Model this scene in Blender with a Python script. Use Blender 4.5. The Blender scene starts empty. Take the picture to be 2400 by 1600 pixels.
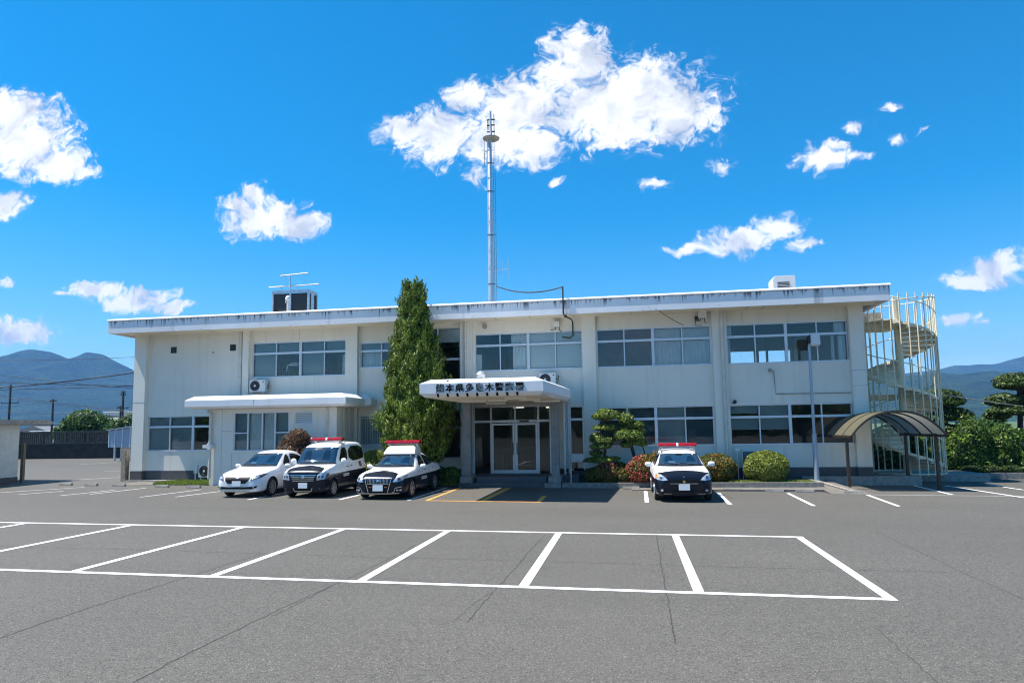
# Two-storey police station behind its car park on a clear summer day.
EXPOSURE = 0.86
SUN_E = 5.0
SKY_STR = 0.10
SKY_H, SKY_S, SKY_V = .490, 1.54, 1.06
CLOUD_LT, CLOUD_DK = (7.2, 7.2, 7.3, 1), (4.1, 4.35, 4.85, 1)
ASPH = (.110, .102, .088)
WALLC = (.77, .74, .65)
HAZE = 1.35e-4
HAZE_C = (.19, .46, 1.0)
import bpy, bmesh, math, random
import numpy as np
from mathutils import Vector, Matrix
from mathutils.bvhtree import BVHTree
from mathutils.geometry import tessellate_polygon

SC = bpy.context.scene
COL = SC.collection
R = math.radians

# ------------------------------------------------------------------ camera
cam_d = bpy.data.cameras.new('camera')
cam = bpy.data.objects.new('camera', cam_d)
COL.objects.link(cam)
def cam_axes(yaw, pit, rol):
    f = Vector((math.sin(yaw)*math.cos(pit), math.cos(yaw)*math.cos(pit), math.sin(pit)))
    r = Vector((math.cos(yaw), -math.sin(yaw), 0))
    d = -r.cross(f)
    r2 = math.cos(rol)*r + math.sin(rol)*d
    d2 = -math.sin(rol)*r + math.cos(rol)*d
    return r2, d2, f
_r, _d, _f = cam_axes(R(-9.372), R(5.492), R(.8934))
cam.matrix_world = Matrix(((_r.x, -_d.x, -_f.x, 0), (_r.y, -_d.y, -_f.y, 0), (_r.z, -_d.z, -_f.z, 2.39), (0, 0, 0, 1)))
cam_d.sensor_width = 36
cam_d.lens = 36*1574/2400
cam_d.shift_y = 51.4/2400
cam_d.clip_start = .1
cam_d.clip_end = 30000
SC.camera = cam
SC.render.engine = 'CYCLES'
SC.cycles.use_denoising = True
SC.cycles.filter_width = 1.1
SC.cycles.max_bounces = 6
SC.cycles.diffuse_bounces = 3
SC.cycles.glossy_bounces = 3
SC.cycles.transmission_bounces = 4
SC.cycles.transparent_max_bounces = 12
SC.cycles.volume_bounces = 0
SC.view_settings.view_transform = 'Standard'
SC.view_settings.look = 'None'
SC.view_settings.gamma = 1
SC.view_settings.exposure = EXPOSURE

# ------------------------------------------------------------------ sun + sky
SUN = Vector((-.5, -.10, 1)).normalized()
sun_d = bpy.data.lights.new('sun', 'SUN')
sun_d.energy = SUN_E
sun_d.angle = R(.5)
sun_d.color = (1, .955, .88)
sun = bpy.data.objects.new('sun', sun_d)
COL.objects.link(sun)
sun.rotation_mode = 'QUATERNION'
sun.rotation_quaternion = SUN.to_track_quat('Z', 'Y')
sun.location = (-30, -5, 60)

W = bpy.data.worlds.new('World')
SC.world = W
W.use_nodes = True
nt = W.node_tree
nt.nodes.clear()
def wn(t, **kw):
    n = nt.nodes.new(t)
    for k, v in kw.items():
        setattr(n, k, v)
    return n
def wl(a, b): nt.links.new(a, b)
sky = wn('ShaderNodeTexSky', sky_type='NISHITA', sun_disc=False)
sky.sun_elevation = math.asin(SUN.z)
sky.sun_rotation = math.atan2(SUN.x, SUN.y)
sky.air_density = 1.0
sky.dust_density = .3
sky.ozone_density = 3.0
sky.altitude = 200
CLOUDS = [(0.006, 0.4901, 0.1606, 0.0803), (-0.0517, 0.5736, 0.0638, 0.0571), (-0.0796, 0.541, 0.0541, 0.0427), (0.0833, 0.4689, 0.0885, 0.0583), (-0.149, 0.4981, 0.1024, 0.0608), (0.0463, 0.5209, 0.071, 0.0417), (-0.2762, 0.4669, 0.0887, 0.0544), (-0.1707, 0.4433, 0.0957, 0.0461), (-0.3413, 0.48, 0.0474, 0.0278), (-0.1228, 0.4286, 0.0441, 0.0365), (-0.2131, 0.3889, 0.0251, 0.0183), (0.0241, 0.4401, 0.0645, 0.0289), (0.1465, 0.4629, 0.0312, 0.0237), (-0.2257, 0.5308, 0.0425, 0.029), (-1.0388, 0.5189, 0.1199, 0.0778), (-1.06, 0.5695, 0.0857, 0.0537), (-0.9653, 0.4727, 0.0741, 0.0385), (-0.9123, 0.455, 0.0362, 0.0174), (-1.0971, 0.5812, 0.0731, 0.0499), (-1.0765, 0.408, 0.0556, 0.029), (-0.5736, 0.3539, 0.0883, 0.0386), (-0.6288, 0.374, 0.041, 0.0202), (-0.5118, 0.3365, 0.0545, 0.0219), (-0.5939, 0.3901, 0.0329, 0.0239), (-0.5429, 0.3643, 0.046, 0.0259), (-0.8089, 0.2227, 0.0911, 0.021), (-0.8888, 0.243, 0.0669, 0.0167), (-0.7353, 0.2097, 0.0496, 0.0133), (-0.9479, 0.2368, 0.0359, 0.0069), (-0.793, 0.2346, 0.0408, 0.0165), (-1.0267, 0.183, 0.0692, 0.0254), (-1.0678, 0.2751, 0.0266, 0.0157), (-1.0539, 0.1971, 0.0438, 0.0193), (0.2949, 0.3786, 0.0481, 0.0221), (0.3362, 0.3797, 0.029, 0.0097), (0.3167, 0.3976, 0.0246, 0.013), (0.3475, 0.4229, 0.0244, 0.011), (0.3924, 0.4427, 0.0184, 0.0091), (0.3955, 0.4023, 0.0172, 0.0103), (0.4371, 0.4095, 0.0147, 0.0057), (0.1557, 0.3868, 0.0223, 0.0153), (0.0599, 0.3535, 0.0229, 0.0128), (-0.0968, 0.3743, 0.0215, 0.009), (0.1872, 0.2695, 0.0778, 0.0233), (0.2302, 0.2842, 0.0369, 0.0207), (0.1069, 0.2614, 0.0384, 0.0098), (0.2615, 0.2565, 0.0294, 0.0128), (0.5093, 0.2006, 0.0596, 0.0231), (0.4706, 0.1917, 0.0444, 0.0122), (0.5293, 0.2146, 0.033, 0.0164), (0.4557, 0.1366, 0.0303, 0.0133), (0.4797, 0.1308, 0.0172, 0.0078)]
# clouds: each is a sphere of direction space (east over north, up over north)
tc = wn('ShaderNodeTexCoord')
sep = wn('ShaderNodeSeparateXYZ'); wl(tc.outputs['Generated'], sep.inputs[0])
def wmath(op, a, b=None, clamp=False):
    n = wn('ShaderNodeMath', operation=op, use_clamp=clamp)
    for i, q in enumerate((a, b)):
        if q is None: continue
        if isinstance(q, (int, float)): n.inputs[i].default_value = q
        else: wl(q, n.inputs[i])
    return n.outputs[0]
yy = wmath('MAXIMUM', sep.outputs[1], .05)
uu = wmath('DIVIDE', sep.outputs[0], yy)
vv = wmath('DIVIDE', sep.outputs[2], yy)
comb = wn('ShaderNodeCombineXYZ'); wl(uu, comb.inputs[0]); wl(vv, comb.inputs[1])
warp = wn('ShaderNodeTexNoise'); warp.inputs['Scale'].default_value = 16; warp.inputs['Detail'].default_value = 3
wl(comb.outputs[0], warp.inputs['Vector'])
wsub = wn('ShaderNodeVectorMath', operation='SUBTRACT'); wl(warp.outputs['Color'], wsub.inputs[0]); wsub.inputs[1].default_value = (.5, .5, .5)
wsc = wn('ShaderNodeVectorMath', operation='MULTIPLY'); wl(wsub.outputs[0], wsc.inputs[0]); wsc.inputs[1].default_value = (.075, .05, 0)
wadd = wn('ShaderNodeVectorMath', operation='ADD'); wl(comb.outputs[0], wadd.inputs[0]); wl(wsc.outputs[0], wadd.inputs[1])
acc = None
for (u, v, a, b) in CLOUDS:
    mp = wn('ShaderNodeMapping', vector_type='TEXTURE')
    mp.inputs['Location'].default_value = (u, v, 0)
    mp.inputs['Scale'].default_value = (a*1.28, b*1.28, 1)
    wl(wadd.outputs[0], mp.inputs['Vector'])
    g = wn('ShaderNodeTexGradient', gradient_type='SPHERICAL'); wl(mp.outputs[0], g.inputs[0])
    gf = g.outputs['Fac'] if a > .045 else wmath('MULTIPLY', g.outputs['Fac'], .62+.38*max(0, (a-.015)/.03))
    acc = gf if acc is None else wmath('MAXIMUM', acc, gf)
nz = wn('ShaderNodeTexNoise'); nz.inputs['Scale'].default_value = 48; nz.inputs['Detail'].default_value = 9; nz.inputs['Roughness'].default_value = .62
wl(wadd.outputs[0], nz.inputs['Vector'])
nz2 = wn('ShaderNodeTexNoise'); nz2.inputs['Scale'].default_value = 120; nz2.inputs['Detail'].default_value = 6; nz2.inputs['Roughness'].default_value = .6; nz2.inputs['Distortion'].default_value = .2
wl(wadd.outputs[0], nz2.inputs['Vector'])
field = wmath('ADD', wmath('MULTIPLY', acc, 1.55), wmath('MULTIPLY', wmath('SUBTRACT', nz.outputs['Fac'], .5), 2.1))
field = wmath('ADD', field, wmath('MULTIPLY', wmath('SUBTRACT', nz2.outputs['Fac'], .5), 1.0))
inside = wmath('MULTIPLY', acc, 5, True)
dens = wn('ShaderNodeMapRange', interpolation_type='SMOOTHERSTEP'); wl(field, dens.inputs[0])
dens.inputs[1].default_value = .20; dens.inputs[2].default_value = 1.12
mask = wmath('MULTIPLY', dens.outputs[0], inside)
front = wmath('GREATER_THAN', sep.outputs[1], .06)
mask = wmath('MULTIPLY', mask, front)
# a few soft clouds behind the viewer, seen only in glass
nb = wn('ShaderNodeTexNoise'); nb.inputs['Scale'].default_value = 3.2; nb.inputs['Detail'].default_value = 6
wl(tc.outputs['Generated'], nb.inputs['Vector'])
mb_ = wn('ShaderNodeMapRange', interpolation_type='SMOOTHSTEP'); wl(nb.outputs['Fac'], mb_.inputs[0])
mb_.inputs[1].default_value = .56; mb_.inputs[2].default_value = .85
back = wmath('MULTIPLY', wmath('MULTIPLY', wmath('LESS_THAN', sep.outputs[1], -.05), wmath('LESS_THAN', sep.outputs[2], .55)), mb_.outputs[0])
shade = wn('ShaderNodeTexNoise'); shade.inputs['Scale'].default_value = 15; shade.inputs['Detail'].default_value = 4
wl(wadd.outputs[0], shade.inputs['Vector'])
shf = wn('ShaderNodeMapRange'); wl(wmath('ADD', shade.outputs['Fac'], wmath('MULTIPLY', nz.outputs['Fac'], .35)), shf.inputs[0])
shf.inputs[1].default_value = .52; shf.inputs[2].default_value = .74
ccol = wn('ShaderNodeMix', data_type='RGBA'); wl(shf.outputs[0], ccol.inputs['Factor'])
ccol.inputs['A'].default_value = CLOUD_DK; ccol.inputs['B'].default_value = CLOUD_LT
hsv = wn('ShaderNodeHueSaturation'); wl(sky.outputs[0], hsv.inputs['Color'])
hsv.inputs['Hue'].default_value = SKY_H; hsv.inputs['Saturation'].default_value = SKY_S; hsv.inputs['Value'].default_value = SKY_V
mix = wn('ShaderNodeMix', data_type='RGBA')
wl(wmath('MULTIPLY', wmath('MAXIMUM', mask, back), .98), mix.inputs['Factor']); wl(hsv.outputs[0], mix.inputs['A']); wl(ccol.outputs['Result'], mix.inputs['B'])
bg = wn('ShaderNodeBackground'); bg.inputs['Strength'].default_value = SKY_STR
wl(mix.outputs['Result'], bg.inputs['Color'])
wo = wn('ShaderNodeOutputWorld'); wl(bg.outputs[0], wo.inputs[0])

# ------------------------------------------------------------------ helpers
def zg(x, y):
    "height of the gently sloping car park"
    return -.00716*max(-60, min(30, x)) - .0004*max(0, min(60, y))

class MB:
    def __init__(s): s.v = []; s.f = []
    def add(s, vs, fs):
        n = len(s.v); s.v += [tuple(p) for p in vs]; s.f += [tuple(i+n for i in f) for f in fs]; return s
    def box(s, x0, x1, y0, y1, z0, z1):
        return s.add([(x, y, z) for x in (x0, x1) for y in (y0, y1) for z in (z0, z1)],
                     [(0, 1, 3, 2), (4, 6, 7, 5), (0, 4, 5, 1), (2, 3, 7, 6), (0, 2, 6, 4), (1, 5, 7, 3)])
    def prism(s, poly, axis, a, b):
        "poly of 2-D points (counter-clockwise) swept along an axis from a to b"
        def P(p, t): return {'x': (t, p[0], p[1]), 'y': (p[0], t, p[1]), 'z': (p[0], p[1], t)}[axis]
        n = len(poly)
        vs = [P(p, a) for p in poly] + [P(p, b) for p in poly]
        return s.add(vs, [tuple(range(n))[::-1], tuple(range(n, 2*n))] + [(i, (i+1) % n, n+(i+1) % n, n+i) for i in range(n)])
    def tube(s, path, r, n=8, cap=True):
        path = [Vector(p) for p in path]
        rs = r if isinstance(r, (list, tuple)) else [r]*len(path)
        rings = []; up = None
        for i, p in enumerate(path):
            t = (path[min(i+1, len(path)-1)]-path[max(i-1, 0)])
            if t.length < 1e-9: t = Vector((0, 0, 1))
            t.normalize()
            if up is None:
                a = Vector((0, 0, 1)) if abs(t.z) < .9 else Vector((1, 0, 0))
            else: a = up
            u = (a - t*a.dot(t))
            if u.length < 1e-6: u = t.orthogonal()
            u.normalize(); up = u; w = t.cross(u)
            rings.append([p + (u*math.cos(2*math.pi*k/n)+w*math.sin(2*math.pi*k/n))*rs[i] for k in range(n)])
        vs = [q for rg in rings for q in rg]
        fs = [(i*n+k, i*n+(k+1) % n, (i+1)*n+(k+1) % n, (i+1)*n+k) for i in range(len(path)-1) for k in range(n)]
        if cap: fs += [tuple(range(n))[::-1], tuple(range((len(path)-1)*n, len(path)*n))]
        return s.add(vs, fs)
    def lathe(s, prof, c, n=24, axis='z'):
        vs = []
        for (r, h) in prof:
            for k in range(n):
                a = 2*math.pi*k/n
                q = (r*math.cos(a), r*math.sin(a), h)
                if axis == 'x': q = (q[2], q[0], q[1])
                if axis == 'y': q = (q[0], q[2], q[1])
                vs.append((c[0]+q[0], c[1]+q[1], c[2]+q[2]))
        m = len(prof)
        fs = [(i*n+k, i*n+(k+1) % n, (i+1)*n+(k+1) % n, (i+1)*n+k) for i in range(m-1) for k in range(n)]
        fs += [tuple(range(n))[::-1], tuple(range((m-1)*n, m*n))]
        return s.add(vs, fs)
    def rings(s, rgs, cap=True):
        n = len(rgs[0]); vs = [q for r in rgs for q in r]
        fs = [(i*n+k, i*n+(k+1) % n, (i+1)*n+(k+1) % n, (i+1)*n+k) for i in range(len(rgs)-1) for k in range(n)]
        if cap: fs += [tuple(range(n))[::-1], tuple(range((len(rgs)-1)*n, len(rgs)*n))]
        return s.add(vs, fs)
    def build(s, name, mat, parent=None, smooth=None, bevel=0, fix=True):
        me = bpy.data.meshes.new(name)
        me.from_pydata(s.v, [], s.f)
        if fix:
            bm = bmesh.new(); bm.from_mesh(me)
            bmesh.ops.recalc_face_normals(bm, faces=bm.faces)
            if bevel:
                es = [e for e in bm.edges if len(e.link_faces) == 2 and e.calc_face_angle(0) > .5]
                bmesh.ops.bevel(bm, geom=es, offset=bevel, segments=2, affect='EDGES', clamp_overlap=True)
            bm.to_mesh(me); bm.free()
        if mat: me.materials.append(mat)
        if smooth is not None:
            me.shade_smooth(); me.set_sharp_from_angle(angle=R(smooth))
        o = bpy.data.objects.new(name, me)
        COL.objects.link(o)
        if parent: o.parent = parent
        return o

def tag(o, label=None, cat=None, group=None, kind=None):
    if label: o['label'] = label
    if cat: o['category'] = cat
    if group: o['group'] = group
    if kind: o['kind'] = kind
    return o
def empty(name, label, cat, loc=(0, 0, 0), group=None, rz=0):
    o = bpy.data.objects.new(name, None); COL.objects.link(o)
    o.empty_display_size = .2
    o.location = loc; o.rotation_euler = (0, 0, rz)
    return tag(o, label, cat, group)
def copy_tree(o, parent=None):
    c = o.copy(); COL.objects.link(c)
    if parent: c.parent = parent
    for ch in list(o.children): copy_tree(ch, c)
    return c

# ------------------------------------------------------------------ materials
class NT:
    def __init__(s, name):
        s.m = bpy.data.materials.new(name); s.m.use_nodes = True
        s.t = s.m.node_tree; s.b = s.t.nodes['Principled BSDF']; s.out = s.t.nodes['Material Output']
    def n(s, t, **kw):
        n = s.t.nodes.new(t)
        for k, v in kw.items():
            if k in n.inputs: n.inputs[k].default_value = v
            else: setattr(n, k, v)
        return n
    def l(s, a, b): s.t.links.new(a, b)
    def obj(s): return s.n('ShaderNodeTexCoord').outputs['Object']
    def mp(s, vec, scale=(1, 1, 1), loc=(0, 0, 0)):
        m = s.n('ShaderNodeMapping'); m.inputs['Scale'].default_value = scale; m.inputs['Location'].default_value = loc
        s.l(vec, m.inputs[0]); return m.outputs[0]
    def noise(s, vec, scale, detail=4, rough=.5):
        m = s.n('ShaderNodeTexNoise'); m.inputs['Scale'].default_value = scale; m.inputs['Detail'].default_value = detail; m.inputs['Roughness'].default_value = rough
        s.l(vec, m.inputs['Vector']); return m.outputs['Fac']
    def math(s, op, a, b=None, clamp=False):
        n = s.t.nodes.new('ShaderNodeMath'); n.operation = op; n.use_clamp = clamp
        for i, q in enumerate((a, b)):
            if q is None: continue
            if isinstance(q, (int, float)): n.inputs[i].default_value = q
            else: s.l(q, n.inputs[i])
        return n.outputs[0]
    def rng(s, v, a, b, c=0, d=1, smooth=False):
        n = s.t.nodes.new('ShaderNodeMapRange')
        if smooth: n.interpolation_type = 'SMOOTHSTEP'
        s.l(v, n.inputs[0])
        for i, q in enumerate((a, b, c, d)): n.inputs[i+1].default_value = q
        return n.outputs[0]
    def mix(s, f, a, b):
        n = s.t.nodes.new('ShaderNodeMix'); n.data_type = 'RGBA'
        for k, q in (('Factor', f), ('A', a), ('B', b)):
            if isinstance(q, (int, float)): n.inputs[k].default_value = q
            elif isinstance(q, tuple): n.inputs[k].default_value = (*q[:3], 1)
            else: s.l(q, n.inputs[k])
        return n.outputs['Result']
    def bump(s, h, strength=.3, dist=.01):
        b = s.n('ShaderNodeBump'); b.inputs['Strength'].default_value = strength; b.inputs['Distance'].default_value = dist
        s.l(h, b.inputs['Height']); s.l(b.outputs[0], s.b.inputs['Normal'])
    def col(s, c):
        if isinstance(c, tuple): s.b.inputs['Base Color'].default_value = (*c[:3], 1)
        else: s.l(c, s.b.inputs['Base Color'])
        return s
    def set(s, **kw):
        for k, v in kw.items(): s.b.inputs[k.replace('_', ' ')].default_value = v
        return s

def simple(name, c, rough=.6, metal=0, var=.12, scale=3, bump=0, spec=.5, coat=0):
    t = NT(name); o = t.obj()
    f = t.noise(o, scale, 5, .6)
    t.col(t.mix(t.rng(f, .3, .7), tuple(q*(1-var) for q in c), tuple(min(1, q*(1+var)) for q in c)))
    t.set(Roughness=rough, Metallic=metal)
    t.b.inputs['Specular IOR Level'].default_value = spec
    t.b.inputs['Coat Weight'].default_value = coat
    if bump: t.bump(t.noise(o, scale*12, 3), bump, .01)
    return t.m

def mat_asphalt():
    t = NT('asphalt'); o = t.obj()
    big = t.noise(t.mp(o, (.09, .22, 1)), 1, 5, .6)
    mid = t.noise(t.mp(o, (.5, 1.6, 1)), 1, 4, .6)
    c = t.mix(t.rng(big, .3, .7), tuple(q*.84 for q in ASPH), tuple(q*1.16 for q in ASPH))
    c = t.mix(t.math('MULTIPLY', t.rng(mid, .45, .75), .35), c, tuple(q*.82 for q in ASPH))
    fine = t.noise(o, 48, 2, .7)
    c = t.mix(t.rng(fine, .38, .52, .9, 0), c, tuple(q*.36 for q in ASPH))
    c = t.mix(t.math('MULTIPLY', t.rng(t.noise(o, 19, 3, .75), .42, .62), .45), c, tuple(q*1.35 for q in ASPH))
    vor = t.n('ShaderNodeTexVoronoi'); vor.inputs['Scale'].default_value = 42; t.l(o, vor.inputs['Vector'])
    spk = t.math('LESS_THAN', vor.outputs['Distance'], .26)
    sel = t.noise(o, 23, 1)
    c = t.mix(t.math('MULTIPLY', t.math('MULTIPLY', spk, t.rng(sel, .40, .58)), .9), c, tuple(min(1, q*2.7) for q in ASPH))
    st = t.noise(t.mp(o, (.45, .8, 1)), 1, 4, .7)
    c = t.mix(t.math('MULTIPLY', t.rng(st, .60, .72), .30), c, tuple(q*.55 for q in ASPH))
    t.col(c); t.set(Roughness=.8)
    t.b.inputs['Specular IOR Level'].default_value = .3
    t.bump(t.noise(o, 60, 3, .7), .5, .008)
    return t.m
def mat_paintline(name, c):
    t = NT(name); o = t.obj()
    f = t.noise(o, 30, 4, .7); g = t.noise(o, 1.3, 3)
    w = t.math('MULTIPLY', t.rng(f, .56, .72), t.rng(g, .45, .65))
    t.col(t.mix(t.math('MULTIPLY', w, .7), c, (.2, .2, .19))); t.set(Roughness=.75)
    return t.m
def mat_wall(name, c, lo=.93):
    t = NT(name); o = t.obj()
    f = t.noise(o, .8, 5, .6); g = t.noise(t.mp(o, (3.2, 3.2, .25)), 1, 4, .6)
    a = t.mix(t.rng(f, .3, .7), tuple(q*lo for q in c), c)
    a = t.mix(t.math('MULTIPLY', t.rng(g, .52, .76), .32), a, tuple(q*.60 for q in c))
    h = t.noise(o, 2.6, 6, .7)
    a = t.mix(t.math('MULTIPLY', t.rng(h, .62, .75), .18), a, (c[0]*.7, c[1]*.63, c[2]*.5))
    t.col(a); t.set(Roughness=.85); t.bump(t.noise(o, 45, 3), .12, .01)
    return t.m
def mat_fascia():
    "white painted concrete with black runs of dirt from its top edge"
    t = NT('stained_fascia'); o = t.obj()
    s = t.n('ShaderNodeSeparateXYZ'); t.l(o, s.inputs[0])
    d = t.math('SUBTRACT', 7.68, s.outputs[2])          # metres below the coping
    ln = t.noise(t.mp(o, (3.5, .01, .01)), 1, 2, .5)
    drip = t.noise(t.mp(o, (13, .01, .2)), 1, 2, .6)
    ln2 = t.rng(ln, .34, .72, .03, .46)
    m = t.math('MULTIPLY', t.math('LESS_THAN', d, .9), t.rng(t.math('DIVIDE', d, ln2), .2, 1.1, 1, 0))
    m = t.math('MULTIPLY', m, t.rng(drip, .50, .57))
    top = t.rng(t.math('ADD', d, t.math('MULTIPLY', t.noise(o, 9, 3), .05)), .03, .10, .75, 0)
    m = t.math('MAXIMUM', m, top)
    joint = t.noise(t.mp(o, (1.1, .01, .02)), 1, 1)
    jm = t.math('MULTIPLY', t.rng(joint, .66, .70), .45)
    m = t.math('MAXIMUM', m, t.math('MULTIPLY', jm, t.rng(drip, .3, .6)))
    f = t.noise(o, .9, 5)
    spots = t.math('MULTIPLY', t.rng(t.noise(t.mp(o, (6, 6, 14)), 1, 2), .68, .74), t.rng(d, .42, .52))
    c = t.mix(t.rng(f, .3, .7), (.74, .74, .74), (.84, .84, .84))
    c = t.mix(t.math('MULTIPLY', m, .9), c, (.05, .05, .055))
    c = t.mix(t.math('MULTIPLY', spots, .6), c, (.12, .1, .09))
    t.col(c); t.set(Roughness=.8)
    return t.m
def mat_canopy():
    t = NT('canopy_metal'); o = t.obj()
    g = t.noise(t.mp(o, (2.2, 2.2, .3)), 1, 4, .6)
    t.col(t.mix(t.math('MULTIPLY', t.rng(g, .55, .8), .3), (.74, .75, .76), (.4, .39, .37)))
    t.set(Roughness=.5); return t.m
def mat_glass(name='window_glass', tint=(.92, .955, .955), refl=1.0):
    t = NT(name); t.t.nodes.remove(t.b)
    tr = t.n('ShaderNodeBsdfTransparent'); tr.inputs[0].default_value = (*tint, 1)
    gl = t.n('ShaderNodeBsdfGlossy'); gl.inputs['Roughness'].default_value = .02
    gl.inputs['Color'].default_value = (.95, .98, 1, 1)
    o = t.obj()
    bp = t.n('ShaderNodeBump'); bp.inputs['Strength'].default_value = .06; bp.inputs['Distance'].default_value = .02
    t.l(t.noise(o, 1.6, 2), bp.inputs['Height']); t.l(bp.outputs[0], gl.inputs['Normal'])
    fr = t.n('ShaderNodeFresnel'); fr.inputs['IOR'].default_value = 1.5
    f = t.math('MULTIPLY', fr.outputs[0], refl, True)
    mx = t.n('ShaderNodeMixShader'); t.l(f, mx.inputs[0]); t.l(tr.outputs[0], mx.inputs[1]); t.l(gl.outputs[0], mx.inputs[2])
    t.l(mx.outputs[0], t.out.inputs[0]); return t.m
def mat_leaf(name, cols, trans=.28, rough=.5):
    t = NT(name)
    g = t.n('ShaderNodeNewGeometry')
    rp = t.n('ShaderNodeValToRGB'); t.l(g.outputs['Random Per Island'], rp.inputs[0])
    e = rp.color_ramp.elements
    while len(e) < len(cols): e.new(.5)
    for i, c in enumerate(cols):
        e[i].position = i/(len(cols)-1); e[i].color = (*c, 1)
    f = t.noise(t.obj(), 3.1, 3)
    c = t.mix(t.math('MULTIPLY', t.rng(f, .50, .68), .75), rp.outputs[0], tuple(q*.55 for q in cols[len(cols)//2]))
    c = t.mix(t.math('MULTIPLY', t.rng(f, .46, .32), .5), c, cols[-1])
    t.col(c); t.set(Roughness=rough)
    t.b.inputs['Specular IOR Level'].default_value = .3
    tl = t.n('ShaderNodeBsdfTranslucent'); t.l(c, tl.inputs[0])
    mx = t.n('ShaderNodeMixShader'); mx.inputs[0].default_value = trans
    t.l(t.b.outputs[0], mx.inputs[1]); t.l(tl.outputs[0], mx.inputs[2]); t.l(mx.outputs[0], t.out.inputs[0])
    return t.m

M = {}
M['asphalt'] = mat_asphalt()
M['line'] = mat_paintline('road_paint_white', (.82, .82, .81))
M['yellow'] = mat_paintline('road_paint_yellow', (.72, .34, .07))
M['oldline'] = mat_paintline('road_paint_worn', (.55, .55, .53))
M['crack'] = simple('crack_tar', (.045, .042, .037), .9)
M['wall'] = mat_wall('cream_wall', WALLC)
M['pillar'] = mat_wall('cream_pillar', tuple(q*1.02 for q in WALLC))
M['soffit'] = mat_wall('soffit_paint', (.74, .66, .49))
M['fascia'] = mat_fascia()
M['coping'] = simple('roof_coping', (.78, .78, .77), .6, var=.15, scale=5)
M['roof'] = simple('roof_deck', (.35, .35, .34), .9)
M['plinth'] = simple('plinth_grey', (.075, .078, .08), .8, scale=4, bump=.2)
M['concrete'] = simple('concrete', (.30, .28, .25), .9, var=.3, scale=5, bump=.3)
M['kerb'] = simple('kerb_concrete', (.24, .225, .20), .9, var=.3, scale=7, bump=.3)
M['step'] = simple('step_tile', (.10, .10, .105), .7, scale=6)
M['alu'] = simple('window_aluminium', (.62, .66, .70), .38, .45, var=.06)
M['steel'] = simple('galvanised_steel', (.62, .63, .64), .35, .6, var=.15, scale=6)
M['pipe'] = simple('pipe_paint', (.62, .59, .52), .6)
M['glass'] = mat_glass()
M['doorglass'] = mat_glass('door_glass', (.80, .84, .83), .8)
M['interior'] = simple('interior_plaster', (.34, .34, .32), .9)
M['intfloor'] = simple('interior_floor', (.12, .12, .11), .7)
M['curtain'] = simple('curtain_cloth', (.72, .74, .74), .9, var=.05)
M['blind'] = simple('pale_roller_blind', (.66, .69, .68), .85, var=.03)
M['greenblind'] = simple('grey_green_blind', (.28, .335, .34), .8, var=.04)
M['darkblind'] = simple('dark_slat_blind', (.11, .14, .16), .6, var=.05)
M['canopy'] = mat_canopy()
M['column'] = simple('porch_column', (.25, .245, .235), .6, var=.2, scale=4)
M['white'] = simple('white_enamel', (.78, .78, .76), .5, var=.04)
M['ac'] = simple('ac_casing', (.66, .66, .63), .55, var=.06)
M['black'] = simple('black_plastic', (.02, .02, .022), .5)
M['grille'] = simple('dark_mesh', (.03, .032, .035), .6)
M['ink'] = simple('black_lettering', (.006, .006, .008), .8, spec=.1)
M['lamp_tube'] = simple('tube_cover', (.75, .74, .68), .5)
M['stair'] = simple('stair_paint', (.76, .67, .48), .6, var=.15, scale=4)
M['tread'] = simple('stair_tread', (.74, .65, .47), .8, var=.2)
M['bronze'] = simple('bronze_frame', (.055, .042, .03), .4, .3, var=.3, scale=9)
M['lamppost'] = simple('post_paint', (.36, .43, .50), .4, .3, var=.12)
M['rustpost'] = simple('brown_post', (.16, .12, .07), .7, var=.3)
M['stone'] = simple('stone_post', (.33, .27, .20), .9, var=.45, scale=14, bump=.8)
M['oldwall'] = simple('weathered_wall', (.036, .031, .027), .9, var=.4, scale=1.3)
M['oldrail'] = simple('weathered_rail', (.10, .082, .064), .9, var=.4, scale=4)
M['shed'] = simple('shed_sheet', (.30, .37, .46), .5, .1, var=.08)
M['tile'] = simple('grey_roof_tile', (.17, .175, .18), .7, var=.2, scale=6)
M['housewall'] = simple('house_wall', (.62, .62, .60), .8)
M['garagewall'] = simple('garage_wall', (.60, .60, .56), .8)
M['pole'] = simple('pole_concrete', (.05, .05, .05), .8)
M['wire'] = simple('cable_black', (.015, .016, .02), .6)
M['bark'] = simple('bark', (.055, .042, .032), .95, var=.4, scale=15, bump=.8)
M['soil'] = simple('bed_soil', (.045, .038, .028), 1, var=.4, scale=8, bump=.5)
M['pave'] = simple('bed_paving', (.16, .145, .125), .9, var=.25, scale=4, bump=.3)

def mat_poly():
    t = NT('bronze_polycarbonate'); t.col((.30, .27, .17)); t.set(Roughness=.4)
    tl = t.n('ShaderNodeBsdfTranslucent'); tl.inputs[0].default_value = (.58, .58, .54, 1)
    mx = t.n('ShaderNodeMixShader'); mx.inputs[0].default_value = .65
    t.l(t.b.outputs[0], mx.inputs[1]); t.l(tl.outputs[0], mx.inputs[2]); t.l(mx.outputs[0], t.out.inputs[0]); return t.m
M['poly'] = mat_poly()

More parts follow.
